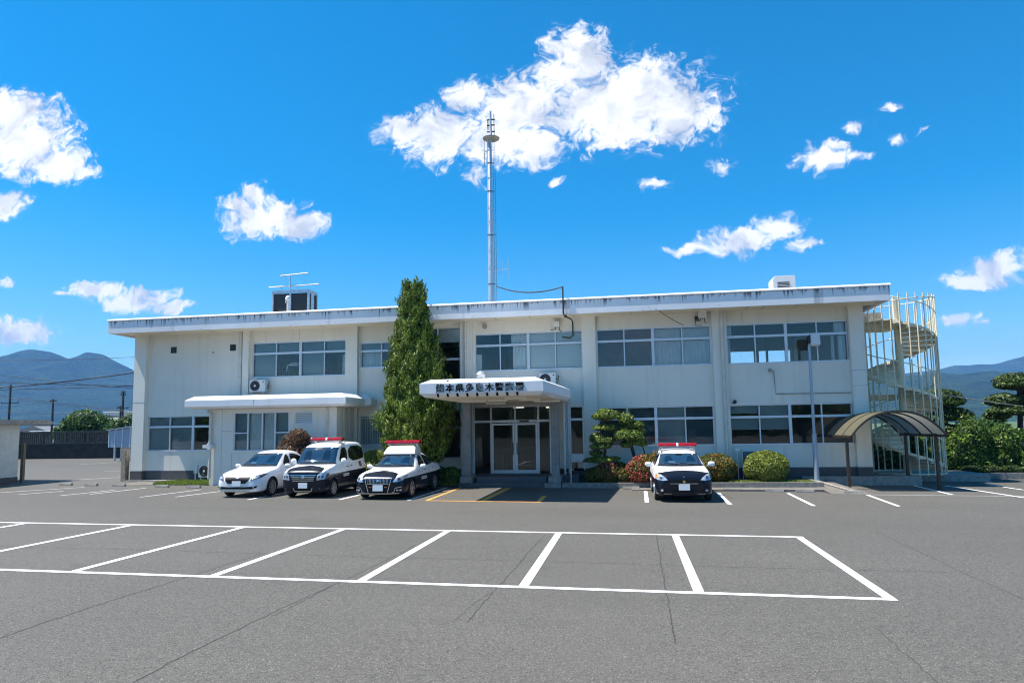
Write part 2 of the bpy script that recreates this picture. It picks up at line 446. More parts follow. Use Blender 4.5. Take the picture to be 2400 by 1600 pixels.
# ------------------------------------------------------------------ ground
def ground():
    xs = [-8400, -2000, -400, -120, -60] + list(np.linspace(-55, 30, 18)) + [60, 400, 2000, 8400]
    ys = [-3200, -400, -20, 0, 15, 30, 45, 60, 100, 400, 2000, 6300]
    vs = [(x, y, zg(x, y)) for y in ys for x in xs]
    n = len(xs)
    fs = [(j*n+i, j*n+i+1, (j+1)*n+i+1, (j+1)*n+i) for j in range(len(ys)-1) for i in range(n-1)]
    return tag(MB().add(vs, fs).build('ground', M['asphalt']), 'wide grey asphalt car park in front of the building', kind='structure')
ground()
def strip(mb, pts, w, lift=.004):
    "a painted strip lying on the car park along pts"
    L = []; Rr = []
    pts = [Vector((p[0], p[1], 0)) for p in pts]
    for i, p in enumerate(pts):
        t = (pts[min(i+1, len(pts)-1)]-pts[max(i-1, 0)]).normalized(); q = Vector((-t.y, t.x, 0))*w/2
        L.append(p+q); Rr.append(p-q)
    vs = [(p.x, p.y, zg(p.x, p.y)+lift) for p in L]+[(p.x, p.y, zg(p.x, p.y)+lift) for p in Rr]
    n = len(pts)
    mb.add(vs, [(i, i+1, n+i+1, n+i) for i in range(n-1)])
def sub(a, b, n=12): return [(a[0]+(b[0]-a[0])*i/n, a[1]+(b[1]-a[1])*i/n) for i in range(n+1)]
mk = MB()
FL = lambda x: 15.51-(x-3.64)*.0075
RL = lambda x: 10.21-(x-3.56)*.0108
strip(mk, sub((-26, FL(-26)), (3.71, FL(3.71)), 30), .13)
strip(mk, sub((-26, RL(-26)), (3.61, RL(3.61)), 30), .13)
for i, x in enumerate((3.62, 1.03, -1.54, -4.14, -6.72, -9.35, -12.45, -15.55, -18.6, -21.6)):
    strip(mk, sub((x, FL(x)-.066), (x-(.08 if i == 0 else .04), RL(x)+.066)), .15, .0045)
mk.build('parking_marking', M['line'], fix=False)
tag(bpy.data.objects['parking_marking'], 'fresh white lines of the front row of bays', kind='structure')
mk = MB()
for a, b, w in (((-12.83, 21.6), (-12.72, 26), .11), ((-9.63, 21.9), (-9.5, 26), .11), ((-7.2, 21.9), (-7.13, 26.6), .11),
                ((.63, 21.95), (.7, 25.65), .13), ((3.11, 21.6), (3.24, 25.3), .13), ((5.48, 21.45), (5.63, 25.3), .12), ((7.86, 21.6), (8.12, 25.0), .12),
                ((10.9, 25.25), (11.2, 31.0), .11), ((12.66, 24.4), (12.23, 28.9), .12), ((14.8, 30.7), (14.3, 32), .1), ((14.1, 27.2), (14.03, 29.6), .1)):
    strip(mk, sub(a, b), w)
mk.build('parking_marking', M['line'], fix=False)
tag(bpy.data.objects['parking_marking.001'], 'white bay lines between the cars along the building', kind='structure')
mk = MB()
for a, b in (((-24.42, 23.22), (-22.89, 25.75)), ((-22.93, 22.56), (-22.3, 24.0)), ((-20.87, 22.31), (-20.5, 24.6)), ((-20.13, 22.9), (-19.82, 25.55)),
             ((-17.33, 22.05), (-16.95, 25.07)), ((-16.05, 22.24), (-15.65, 24.6)), ((-27.19, 29.03), (-24.5, 33.35)), ((-30.98, 36.3), (-27.6, 36.6)), ((-38.9, 43.2), (-38.2, 46.05)),
             ((-27.3, 33.0), (-24.6, 34.6))):
    strip(mk, sub(a, b), .11)
strip(mk, sub((8.2, 24.98), (19, 24.6)), .06)
mk.build('parking_marking', M['oldline'], fix=False)
tag(bpy.data.objects['parking_marking.002'], 'worn white bay lines at the left of the car park', kind='structure')
mk = MB()
strip(mk, sub((-6.6, 21.86), (-2.72, 21.76)), .13)
strip(mk, sub((-6.56, 21.93), (-6.58, 26.8)), .13, .0045)
strip(mk, sub((-4.68, 21.90), (-4.62, 26.6)), .22, .0045)
strip(mk, sub((-2.8, 21.83), (-2.83, 23.7)), .16, .0045)
mk.build('yellow_marking', M['yellow'], fix=False)
tag(bpy.data.objects['yellow_marking'], 'yellow drop-off bay outline under the porch', kind='structure')
mk = MB(); rr = random.Random(4)
for pts, w in (([(-7.25, 4.5), (-7.25, 7.0), (-7.27, 7.71), (-7.23, 8.82), (-7.14, 10.14), (-7.0, 12.5)], .022),
               ([(-4.71, 3.9), (-4.71, 5.96), (-4.71, 7.15), (-4.63, 8.27), (-4.62, 8.75), (-4.47, 10.2), (-4.36, 12.05), (-4.29, 13.69)], .022),
               ([(-4.55, 8.3), (-4.5, 9.2), (-4.52, 10.1)], .014),
               ([(-1.99, 8.38), (-1.98, 9.39), (-1.92, 11.24), (-1.88, 13.71), (-1.82, 15.31)], .022), ([(-2.16, 8.4), (-2.1, 9.3), (-2.0, 10)], .012),
               ([(.48, 7.87), (.52, 9.78), (.56, 11.99), (.63, 15.68)], .03),
               ([(5.26, 8), (5.29, 10.41), (5.32, 12.23), (5.51, 16.7)], .022), ([(2.75, 5.5), (2.8, 7.04), (2.82, 7.77), (2.87, 8.91)], .018),
               ([(-16, 12.4), (-12.99, 12.42), (-9.69, 12.41), (-4.49, 12.25), (-2.08, 12.24), (1.62, 12.14), (5.21, 12.15)], .022),
               ([(-17, 19.2), (-9, 19.1), (-2, 18.9), (6, 18.6)], .02)):
    dense = []
    for a, b in zip(pts[:-1], pts[1:]):
        n = max(2, int(math.dist(a, b)/.12))
        for i in range(n):
            q = (a[0]+(b[0]-a[0])*i/n, a[1]+(b[1]-a[1])*i/n); s = .017 if dense else 0
            dense.append((q[0]+rr.uniform(-s, s), q[1]+rr.uniform(-s, s)))
    strip(mk, dense, w*.55, .003 if w > .013 else .0025)
mk.build('asphalt_crack', M['crack'], fix=False)
tag(bpy.data.objects['asphalt_crack'], 'thin dark cracks and seams in the asphalt', kind='structure')

def field(x0, x1, y0, y1, label):
    xs = np.linspace(x0, x1, 8); ys = [y0, y0+60, y0+300, y1]
    vs = [(float(x), y, max(zg(x, y), -.25)+.05) for y in ys for x in xs]; n = 8
    tag(MB().add(vs, [(j*n+i, j*n+i+1, (j+1)*n+i+1, (j+1)*n+i) for j in range(3) for i in range(n-1)]).build('field', M['field'], fix=False), label, kind='structure')
M['field'] = simple('field_green', (.07, .11, .03), 1, var=.4, scale=.05)
field(-20, 5000, 62, 6200, 'green fields behind the station at right')
field(-5000, -20.1, 64, 6200, 'green fields behind the railing at left')
# ------------------------------------------------------------------ police station
def wall_grid(mb, x0, x1, z0, z1, y0, y1, holes):
    "solid wall slab with rectangular openings, no inner faces"
    xs = sorted({x0, x1, *[h[i] for h in holes for i in (0, 1)]}); xs = [x for x in xs if x0 <= x <= x1]
    zs = sorted({z0, z1, *[h[i] for h in holes for i in (2, 3)]}); zs = [z for z in zs if z0 <= z <= z1]
    def solid(i, j):
        if i < 0 or j < 0 or i >= len(xs)-1 or j >= len(zs)-1: return False
        cx, cz = (xs[i]+xs[i+1])/2, (zs[j]+zs[j+1])/2
        return not any(h[0] < cx < h[1] and h[2] < cz < h[3] for h in holes)
    for i in range(len(xs)-1):
        for j in range(len(zs)-1):
            if not solid(i, j): continue
            a, b, c, d = xs[i], xs[i+1], zs[j], zs[j+1]
            mb.add([(a, y0, c), (b, y0, c), (b, y0, d), (a, y0, d)], [(0, 1, 2, 3)])
            mb.add([(a, y1, c), (b, y1, c), (b, y1, d), (a, y1, d)], [(3, 2, 1, 0)])
            if not solid(i-1, j): mb.add([(a, y0, c), (a, y0, d), (a, y1, d), (a, y1, c)], [(0, 1, 2, 3)])
            if not solid(i+1, j): mb.add([(b, y0, c), (b, y1, c), (b, y1, d), (b, y0, d)], [(0, 1, 2, 3)])
            if not solid(i, j-1): mb.add([(a, y0, c), (a, y1, c), (b, y1, c), (b, y0, c)], [(0, 1, 2, 3)])
            if not solid(i, j+1): mb.add([(a, y0, d), (b, y0, d), (b, y1, d), (a, y1, d)], [(0, 1, 2, 3)])
    return mb

B = empty('police_station', 'long two-storey cream police station with flat roof and lettered porch', 'building', (0, 0, 0))
F = 29.10            # face of the wall panels
HOLES = {'W1': (-17.22, -12.53, 4.9, 6.58), 'W2': (-11.86, -10.3, 5.2, 6.4), 'ST': (-9.5, -7.13, 4.4, 6.94),
         'WC': (-6.47, -1.69, 4.89, 6.58), 'W3': (-1.08, 3.71, 4.89, 6.58), 'W4': (4.33, 9.12, 4.88, 6.58),
         'L3': (-1.08, 3.71, 1.53, 3.21), 'L4': (4.33, 9.12, 1.53, 3.21), 'LL': (-22.58, -18.0, 1.54, 3.21),
         'GR': (-11.85, -9.7, 1.7, 3.06), 'SL': (-9.5, -7.13, 1.08, 3.26), 'DOOR': (-6.55, -3.15, .43, 3.36), 'SD': (-2.32, -1.72, .55, 3.3)}
mb = wall_grid(MB(), -23.26, 9.66, .62, 7.22, F, F+.2, list(HOLES.values()))
mb.build('front_wall', M['wall'], B, fix=False)
for x in (-23.26, 9.46): MB().box(x, x+.2, F+.2, 39.4, .62, 7.22).build('side_wall', M['wall'], B)
mb = wall_grid(MB(), -23.26, 9.66, .1, 7.22, 39.4, 39.6, [(6.0, 7.35, 5.75, 6.5), (7.6, 8.0, 5.75, 6.5), (8.1, 9.3, 5.75, 6.5)])
mb.build('back_wall', M['wall'], B, fix=False)
mb = MB()
for x in (-17.75, -12.2, -6.85, -1.4, 4.0): mb.box(x-.07, x+.07, F+.21, 39.39, .62, 7.16)
mb.box(-23.0, 9.4, F+.21, 39.38, 3.45, 3.75)
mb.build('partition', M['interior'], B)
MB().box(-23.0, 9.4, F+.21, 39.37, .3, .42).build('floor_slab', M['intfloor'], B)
# grey base course
mb = MB()
for a, b in ((-23.27, -6.72), (-2.2, 9.67)): mb.box(a, b, F-.02, F+.19, -.3, .63)
mb.box(-23.27, -23.05, F+.19, 39.41, -.3, .63); mb.box(9.45, 9.67, F+.19, 39.41, -.3, .63)
mb.build('base_course', M['plinth'], B)
for bx in ((-23.5, -18.1, F-.42, F-.021, -.2, .2), (7.0, 11.4, F-.30, F-.021, -.3, .27)): MB().box(*bx).build('footing', M['concrete'], B, bevel=.01)
# piers
for (a, b) in ((-23.29, -22.66), (-17.62, -17.3), (-12.5, -11.92), (-7.1, -6.56), (-1.68, -1.11), (3.74, 4.32), (9.12, 9.69)):
    mb = MB(); zlo = .63 if not (-7.2 < a < -6) else .3
    mb.box(a, b, F-.2, F+.04, zlo, 7.20)
    if zlo > .6: mb.box(a-.004, b+.004, F-.215, F-.025, -.2, .632)
    MBp = mb.build('pier', M['pillar'], B, bevel=.008)
    if zlo > .6:
        MBp.data.materials.append(M['plinth'])
        for p in MBp.data.polygons:
            if p.center.z < .634: p.material_index = 1
# seams
for bx in ((-23.293, -22.657, F-.2035, F-.19, 3.87, 3.882), (9.118, 9.692, F-.2035, F-.19, 3.87, 3.882), (9.118, 9.692, F-.2035, F-.19, 4.5, 4.512), (-14.86, -14.85, F-.0035, F+.01, 6.62, 7.14), (5.0, 5.01, F-.0035, F+.01, 6.62, 7.14)):
    MB().box(*bx).build('panel_joint', M['kerb'], B)
# roof
rf = MB().box(-23.72, 10.27, 27.72, 40.2, 7.17, 7.62).build('roof', M['roof'], B)
mb = MB(); mb.box(-23.75, 10.30, 27.69, 27.82, 7.085, 7.685); mb.box(-23.75, -23.62, 27.82, 40.22, 7.085, 7.685); mb.box(10.17, 10.30, 27.82, 40.22, 7.085, 7.685)
mb.build('fascia', M['fascia'], rf)
mb = MB()
prof = [(27.655, 7.66), (27.655, 7.70), (27.74, 7.765), (27.95, 7.765), (27.95, 7.69), (27.70, 7.69)]
mb.prism(prof, 'x', -23.8, 10.35)
for x in (-23.8, 10.2): mb.box(x, x+.15, 27.95, 40.2, 7.69, 7.764)
mb.build('coping', M['coping'], rf)
mb = MB().box(-23.60, 10.15, 27.83, F, 7.145, 7.169)
so = mb.build('soffit', M['soffit'], rf)
mb = MB()
for x in (-13.5, -5.4, -3.9, 5.1, 5.75, 7.0, -8.9, 0.4, -19): mb.box(x, x+.02, 27.83, F-.21, 7.138, 7.144)
mb.build('soffit_seam', M['kerb'], so)

# ---- windows
def frame_rects(x0, x1, z0, z1, mull, trans, y, depth=.09, edge=.05, sill=.07):
    "aluminium frame: outer members, mullions [(x, width)], transoms [(xa, xb, z, height)] butted together"
    mb = MB(); y0, y1 = y, y+depth
    mb.box(x0, x0+edge, y0, y1, z0+sill, z1-edge); mb.box(x1-edge, x1, y0, y1, z0+sill, z1-edge)
    mb.box(x0, x1, y0, y1, z1-edge, z1); mb.box(x0-.02, x1+.02, y0-.05, y1, z0, z0+sill)
    for x, w in mull: mb.box(x-w/2, x+w/2, y0-.003, y1-.003, z0+sill+.001, z1-edge-.001)
    for xa, xb, z, h in trans: mb.box(xa, xb, y0+.004, y1-.006, z-h/2, z+h/2)
    return mb
def window(key, cols, thick, tz, covers, name='window', sill=.07, thin=.05, y=F+.03):
    """cols: x of pane edges; thick: index of thick mullion; tz: transom height or None.
    covers: {(col,row): [(kind, f0, f1, g0, g1)]} hung behind the glass."""
    x0, x1, z0, z1 = HOLES[key]
    mull = [(x, .12 if i in thick else thin) for i, x in enumerate(cols) if 0 < i < len(cols)-1]
    trans = []
    if tz:
        for i in range(len(cols)-1):
            trans.append((cols[i]+.02, cols[i+1]-.02, tz, .10))
    w = frame_rects(x0, x1, z0, z1, mull, trans, y, sill=sill).build(name, M['alu'], B)
    rows = [(z0+sill, (tz-.05) if tz else z1-.05)] + ([(tz+.05, z1-.05)] if tz else [])
    for i in range(len(cols)-1):
        for j, (a, b) in enumerate(rows):
            xa, xb = cols[i]+.03, cols[i+1]-.03
            mb = MB().box(xa, xb, y+.055, y+.063, a-.01, b+.01)
            mb.build('pane', M['glass'], w, fix=False)
            for (kind, f0, f1, g0, g1) in covers.get((i, j), ()):
                X0, X1 = xa+(xb-xa)*f0, xa+(xb-xa)*f1; Z0, Z1 = a+(b-a)*g0, a+(b-a)*g1
                if kind == 'curtain':
                    vs = []; n = 40
                    for k in range(n+1):
                        t = k/n; yy_ = y+.22+.025*math.sin(t*(X1-X0)*42+i)+.012*math.sin(t*(X1-X0)*95)
                        vs += [(X0+(X1-X0)*t, yy_, Z0), (X0+(X1-X0)*t, yy_, Z1)]
                    c = MB().add(vs, [(2*k, 2*k+2, 2*k+3, 2*k+1) for k in range(n)]).build('curtain', M['curtain'], w, fix=False)
                    c.data.shade_smooth()
                elif kind in ('dark', ):
                    mb = MB(); n = int((Z1-Z0)/.045)
                    for k in range(n):
                        z = Z0+(k+.5)*(Z1-Z0)/n
                        mb.add([(X0, y+.15, z-.018), (X1, y+.15, z-.018), (X1, y+.172, z+.016), (X0, y+.172, z+.016)], [(0, 1, 2, 3)])
                    mb.build('slat_blind', M['darkblind'], w, fix=False)
                else:
                    MB().box(X0, X1, y+.15, y+.156, Z0, Z1).build('roller_blind', M['blind' if kind == 'pale' else 'greenblind'], w, fix=False)
    return w
full = lambda k: [(k, 0, 1, 0, 1)]
c4 = lambda a, m1, t, m2, b: [a, m1, t, m2, b]
window('W1', c4(-17.2, -16.02, -14.81, -13.62, -12.54), (2,), 6.05,
       {(0, 0): full('green'), (0, 1): full('green'), (1, 1): full('green'), (2, 1): full('green'), (2, 0): full('green'), (3, 1): [('green', 0, 1, .0, 1)], (3, 0): [('curtain', .75, 1, 0, .9)]})
w2 = window('W2', [-11.86, -10.84, -10.3], (), 6.0, {(0, 0): [('curtain', 0, 1, 0, 1)], (0, 1): full('green'), (1, 1): full('green')})
st = window('ST', [-9.5, -8.19, -7.13], (), 5.51, {(0, 1): [('green', 0, 1, .55, 1)], (1, 1): [('pale', 0, 1, .55, 1)]}, thin=.06)
window('WC', c4(-6.46, -5.33, -4.07, -2.87, -1.69), (2,), 6.05,
       {(1, 0): [('curtain', .42, 1, 0, 1)], (1, 1): [('curtain', .36, 1, 0, 1)], (2, 0): full('pale'), (2, 1): full('pale'), (3, 0): full('pale'), (3, 1): full('pale'), (0, 0): [('pale', 0, .22, 0, .7)]})
window('W3', c4(-1.07, .1, 1.31, 2.53, 3.71), (2,), 6.05,
       {(0, 0): full('dark'), (0, 1): full('dark'), (1, 0): full('dark'), (1, 1): full('dark'), (2, 0): full('curtain'), (2, 1): full('curtain'), (3, 0): full('curtain'), (3, 1): full('curtain')})
window('W4', c4(4.34, 5.49, 6.72, 7.93, 9.12), (2,), 6.05,
       {(0, 0): [('curtain', 0, .14, 0, 1)], (0, 1): [('curtain', 0, .2, 0, 1)], (3, 1): [('curtain', .62, 1, 0, 1)], (3, 0): [('curtain', .74, 1, 0, 1), ('curtain', .5, .6, 0, 1)]})
window('L3', c4(-1.07, .14, 1.33, 2.54, 3.71), (2,), 2.69,
       {(0, 0): full('dark'), (0, 1): full('dark'), (1, 0): full('dark'), (1, 1): full('dark'), (2, 0): full('green'), (2, 1): full('green'), (3, 0): full('dark'), (3, 1): full('dark')})
window('L4', c4(4.34, 5.52, 6.72, 7.95, 9.12), (2,), 2.69,
       {(0, 0): [('green', 0, 1, .55, 1)], (0, 1): [('green', 0, 1, .25, 1)], (1, 0): [('green', 0, 1, .55, 1)], (1, 1): full('green')})
window('LL', [-22.57, -21.43, -20.22, -19.1, -18.0], (2,), 2.70, {(i, j): full('green') for i in range(2) for j in range(2)})
window('SL', [-9.5, -8.16, -7.13], (), 2.45, {}, thin=.06)
window('SD', [-2.32, -1.72], (), 2.72, {(0, 0): [('pale', .5, 1, .0, .16)]})
g = window('GR', [-11.85, -10.75, -9.7], (), None, {(0, 0): full('green'), (1, 0): full('green')})
mb = MB()
for i in range(19): mb.tube([(-11.8+i*.115, F-.06, 1.62), (-11.8+i*.115, F-.06, 2.98)], .013, 6)
for z in (1.66, 2.95): mb.box(-11.86, -9.66, F-.075, F-.045, z-.02, z+.02)
mb.build('security_bars', M['steel'], g)
# ---- extract vents
for (x, z) in ((-21.48, 6.235), (-18.37, 6.245)):
    mb = MB().box(x, x+.29, F-.02, F+.01, z, z+.3)
    v = mb.build('wall_vent', M['black'], B)
    mb = MB()
    for k in range(6): mb.box(x+.02, x+.27, F-.03, F-.02, z+.03+k*.045, z+.045+k*.045)
    mb.build('louvre', M['grille'], v)
MB().lathe([(.025, -.05), (.03, .01)], (-19.25, F, 6.2), 8, 'y').build('weep_pipe', M['black'], B)
MB().lathe([(.10, -.16), (.10, -.05), (.06, .01)], (-6.0, F, 6.9), 14, 'y').build('wall_vent', M['concrete'], B, 40)
# ---- rain pipes
def downpipe(x, y, z0, z1, top=None, r=.055):
    mb = MB(); path = [(x, y, z0), (x, y, z1)]
    if top: path += top
    mb.tube(path, r, 10)
    for z in np.arange(z0+.9, z1, 1.25): mb.lathe([(r+.013, -.035), (r+.013, .035)], (x, y, float(z)), 12)
    return mb.build('downpipe', M['pipe'], B, 40)
downpipe(-17.78, F-.07, 3.99, 7.15, r=.075); downpipe(-6.85, F-.28, 3.7, 7.14); downpipe(4.13, F-.28, .3, 7.14, r=.07)
# ---- annex
ay = 27.0
ah = [(-16.8, -14.2, 1.55, 3.25), (-13.96, -13.12, 2.66, 3.25)]
mb = wall_grid(MB(), -17.9, -12.04, .1, 3.41, ay, ay+.18, ah)
mb.box(-17.9, -17.72, ay+.18, F-.003, .1, 3.41)
for a, b in ((ay+.18, 27.55), (27.8, 28.15), (28.4, F-.003)): mb.box(-12.22, -12.04, a, b, .1, 3.41)
mb.box(-12.22, -12.04, 27.55, 27.8, .1, .9); mb.box(-12.22, -12.04, 28.15, 28.4, .1, .9)
mb.build('annex_wall', M['wall'], B, fix=False)
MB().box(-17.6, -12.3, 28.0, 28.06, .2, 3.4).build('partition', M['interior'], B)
mb = MB()
for a, b in ((27.56, 27.79), (28.16, 28.39)): mb.box(-12.16, -12.14, a, b, .91, 3.40)
mb.build('slit_window', M['glass'], B, fix=False)
HOLES['AX'] = ah[0]; HOLES['AL'] = ah[1]
window('AX', [-16.8, -16.13, -15.46, -14.86, -14.2], (), None, {(0, 0): full('green'), (1, 0): full('pale'), (2, 0): full('pale'), (3, 0): full('green')}, thin=.06, y=ay+.02)
mb = MB()
for a, b in ((-16.75, -16.16), (-14.83, -14.25)): mb.box(a, b, ay+.022, ay+.09, 2.33, 2.38)
mb.build('sash_rail', M['alu'], B)
lv = window('AL', [-13.96, -13.12], (), None, {}, y=ay+.02)
mb = MB()
for k in range(6):
    z = 2.76+k*.08
    mb.add([(-13.9, ay+.03, z-.03), (-13.18, ay+.03, z-.03), (-13.18, ay+.06, z+.035), (-13.9, ay+.06, z+.035)], [(0, 1, 2, 3)])
mb.build('louvre', M['blind'], lv, fix=False)
mb = MB(); mb.box(-17.35, -17.34, ay-.003, ay+.01, .64, 3.4); mb.box(-17.34, -16.84, ay-.003, ay+.01, 2.45, 2.46); mb.box(-16.86, -16.85, ay-.003, ay+.01, .64, 1.5)
mb.build('panel_joint', M['kerb'], B)
mb = MB(); mb.tube([(-12.45, ay-.06, .3), (-12.45, ay-.06, 3.38)], .045, 8); mb.build('downpipe', M['pipe'], B, 40)
mb = MB(); mb.tube([(-17.95, ay-.02, 3.38), (-18.0, ay-.06, 3.30), (-17.84, ay-.09, 3.22), (-17.84, ay-.09, .4)], .06, 10)
mb.lathe([(.075, -.03), (.075, .03)], (-17.84, ay-.09, 2.4), 12); mb.build('downpipe', M['pipe'], B, 40)
mb = MB().lathe([(.13, -.06), (.16, 0), (.13, .08)], (-17.80, ay-.18, 1.80), 16, 'y'); mb.box(-18.12, -17.93, ay-.2, ay-.12, 1.73, 1.87)
mb.build('meter_cover', M['ac'], B, 40)

def inset(poly, d):
    n = len(poly); out = []
    for i in range(n):
        p0, p1, p2 = Vector(poly[i-1]), Vector(poly[i]), Vector(poly[(i+1) % n])
        e1 = (p1-p0).normalized(); e2 = (p2-p1).normalized()
        n1 = Vector((-e1.y, e1.x)); n2 = Vector((-e2.y, e2.x))
        b = (n1+n2); b = b/max(.2, b.dot(n1))
        out.append((p1.x+b.x*d, p1.y+b.y*d))
    return out
def slab(poly, levels):
    return MB().rings([[(x, y, z) for x, y in inset(poly, d)] for d, z in levels])
pa = [(-18.62, 26.2), (-11.3, 26.2), (-11.3, 28.25), (-11.05, 28.4), (-11.05, F-.005), (-18.62, F-.005)]
can = slab(pa, [(.14, 3.42), (.0, 3.51), (0, 3.775), (.28, 3.96)]).build('annex_canopy', M['canopy'], B)
mb = MB(); mb.box(-15.42, -15.41, 26.196, 26.21, 3.51, 3.775); mb.build('panel_joint', M['kerb'], can)
# ---- porch
pp = [(-6.68, 21.5), (-2.54, 21.5), (-2.12, 27.4), (-2.32, 28.2), (-2.32, F-.005), (-6.66, F-.005)]
pc = slab(pp, [(.14, 3.45), (.0, 3.57), (0, 3.90), (.32, 4.05), (.5, 4.06)]).build('porch_canopy', M['canopy'], B)
mb = MB().box(-6.4, -2.5, 21.8, F-.01, 3.44, 3.449); mb.build('ceiling', M['soffit'], pc)
def ceil_lamp(x, y, l):
    mb = MB().box(x, x+l, y, y+.16, 3.375, 3.439); mb.build('ceiling_light', M['lamp_tube'], pc)
ceil_lamp(-6.0, 24.4, 1.0); ceil_lamp(-4.95, 24.4, .7); ceil_lamp(-4.05, 22.8, .75); ceil_lamp(-3.75, 24.2, .75); ceil_lamp(-3.45, 26, 1.0); ceil_lamp(-5.6, 27.2, .8)
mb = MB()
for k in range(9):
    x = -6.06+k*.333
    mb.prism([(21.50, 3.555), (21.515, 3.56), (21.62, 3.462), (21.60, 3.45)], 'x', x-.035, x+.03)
mb.build('letter_bracket', M['ink'], pc)  # small dark blocks along the lower chamfer, spaced like the letters
mb = MB().box(-2.5, -2.49, 21.9, 21.95, 3.5, 3.6)
fc = bpy.data.curves.new('sign_text', 'FONT'); fc.body = '熊本県多良木警察署'
fc.size = .285; fc.extrude = .012; fc.offset = .0045; fc.space_character = 1.165; fc.align_x = 'LEFT'
fo = bpy.data.objects.new('sign_text', fc); COL.objects.link(fo)
bpy.context.view_layer.update()
dg = bpy.context.evaluated_depsgraph_get()
fm = bpy.data.meshes.new_from_object(fo.evaluated_get(dg))
bpy.data.objects.remove(fo)
bb = np.array([v.co for v in fm.vertices]); lo, hi = bb.min(0), bb.max(0)
sx = 2.95/(hi[0]-lo[0])
for v in fm.vertices:
    x, y, z = v.co
    v.co = (-6.12+(x-lo[0])*sx, 21.487-z, 3.60+(y-lo[1])*(.275/(hi[1]-lo[1])))
fm.materials.clear(); fm.materials.append(M['ink'])
fm.flip_normals()
lt = bpy.data.objects.new('sign_lettering', fm); COL.objects.link(lt); lt.parent = pc
# columns, steps
for (a, b) in ((-6.55, -6.24), (-2.93, -2.62)):
    mb = MB(); mb.box(a, b, 27.08, 27.42, .46, 3.445)
    mb.box(a+.10, b-.04, 27.42, 27.6, .46, 3.445)
    c = mb.build('porch_column', M['column'], B, bevel=.01)
    mb = MB().box(a-.14, b+.05, 26.99, 27.85, .19, .455); mb.build('column_base', M['concrete'], c, bevel=.012)
mb = MB(); mb.box(-6.75, -2.55, 26.92, 27.24, -.1, .195); mb.box(-6.05, -3.15, 27.24, F-.021, -.1, .43); mb.box(-3.15, -1.9, 27.86, F-.021, -.1, .43); mb.box(-6.75, -6.05, 27.86, F-.021, -.1, .43)
mb.build('entrance_step', M['step'], B, bevel=.008)
MB().box(-3.2, -2.55, 26.86, 26.915, -.1, .19).build('step_end', M['concrete'], B)
# glazed entrance
ey = F-.06
dm = [(-6.54, .06), (-5.77, .08), (-4.70, .06), (-3.68, .08), (-3.17, .05)]
en = MB()
en.box(-6.55, -3.14, ey, ey+.1, 3.30, 3.355); en.box(-6.55, -3.14, ey-.002, ey+.1, 2.64, 2.74)
for x, w in dm:
    en.box(x-w/2, x+w/2, ey+.004, ey+.096, .43, 2.639); en.box(x-w/2, x+w/2, ey+.004, ey+.096, 2.741, 3.299)
en.box(-5.73, -3.72, ey-.003, ey+.08, .431, .47)
en = en.build('entrance_frame', M['alu'], B)
for a, b in ((-6.5, -5.81), (-3.64, -3.19)):
    MB().box(a, b, ey+.045, ey+.052, .44, 2.63).build('pane', M['doorglass'], en, fix=False)
for a, b in ((-6.5, -5.81), (-5.73, -3.72), (-3.64, -3.19)):
    MB().box(a, b, ey+.045, ey+.052, 2.75, 3.29).build('pane', M['doorglass'], en, fix=False)
for (a, b, hx) in ((-5.725, -4.735, -4.79), (-4.665, -3.725, -4.62)):
    mb = MB(); y0 = ey-.05
    mb.box(a, a+.07, y0, y0+.045, .48, 2.6); mb.box(b-.07, b, y0, y0+.045, .48, 2.6); mb.box(a+.07, b-.07, y0, y0+.045, .48, .58); mb.box(a+.07, b-.07, y0, y0+.045, 2.52, 2.6)
    d = mb.build('door', M['alu'], B)
    MB().box(a+.06, b-.06, y0+.02, y0+.027, .57, 2.53).build('pane', M['doorglass'], d, fix=False)
    MB().box(hx-.015, hx+.015, y0-.05, y0-.02, 1.25, 1.75).build('handle', M['black'], d)
MB().box(-4.5, -4.1, ey-.06, ey-.004, 2.655, 2.72).build('door_sensor', M['black'], B)
# side glazing right of the porch column
mb = MB()
for x0, x1, y in ((-2.52, -2.45, 28.3), (-2.40, -2.34, F-.07)): mb.box(x0, x1, y, y+.06, .44, 3.44)
mb.box(-2.51, -2.46, 28.36, F-.02, 2.65, 2.73); mb.box(-2.51, -2.46, 28.36, F-.02, .44, .5)
fr = mb.build('side_glazing', M['alu'], B)
MB().box(-2.49, -2.483, 28.36, F-.02, .5, 3.4).build('pane', M['doorglass'], fr, fix=False)
mb = MB(); mb.box(-1.74, -1.70, F-.03, F+.05, .55, 3.3); mb.box(-2.3, -1.72, F-.05, F+.02, .9, 1.25); mb.build('panel', M['alu'], B)
# things inside the lobby, dim behind the glass
mb = MB(); mb.box(-6.3, -3.2, 32.5, 33.0, .42, 1.45); mb.box(-5.9, -5.5, 30.6, 31, .42, 1.2); mb.box(-4.2, -4.1, 31.5, 31.55, .42, 3.4); mb.box(-5.3, -5.22, 31.5, 31.55, .42, 3.4)
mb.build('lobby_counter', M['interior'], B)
mb = MB()
for x, y in ((-5.2, 30.4), (-4.0, 30.4), (-3.2, 32), (-5.4, 33), (-3.9, 34)): mb.box(x, x+.5, y, y+.12, 3.38, 3.44)
t = NT('lit_tube'); t.b.inputs['Emission Color'].default_value = (1, .95, .8, 1); t.b.inputs['Emission Strength'].default_value = .9
M['lit'] = t.m
mb.build('lobby_light', M['lit'], B)
mb = MB()
for x, y in ((5.6, 31.5), (7.9, 33)): mb.box(x, x+.9, y, y+.12, 7.05, 7.12)
mb.build('office_light', M['lamp_tube'], B)
mb = MB(); rr = random.Random(2)
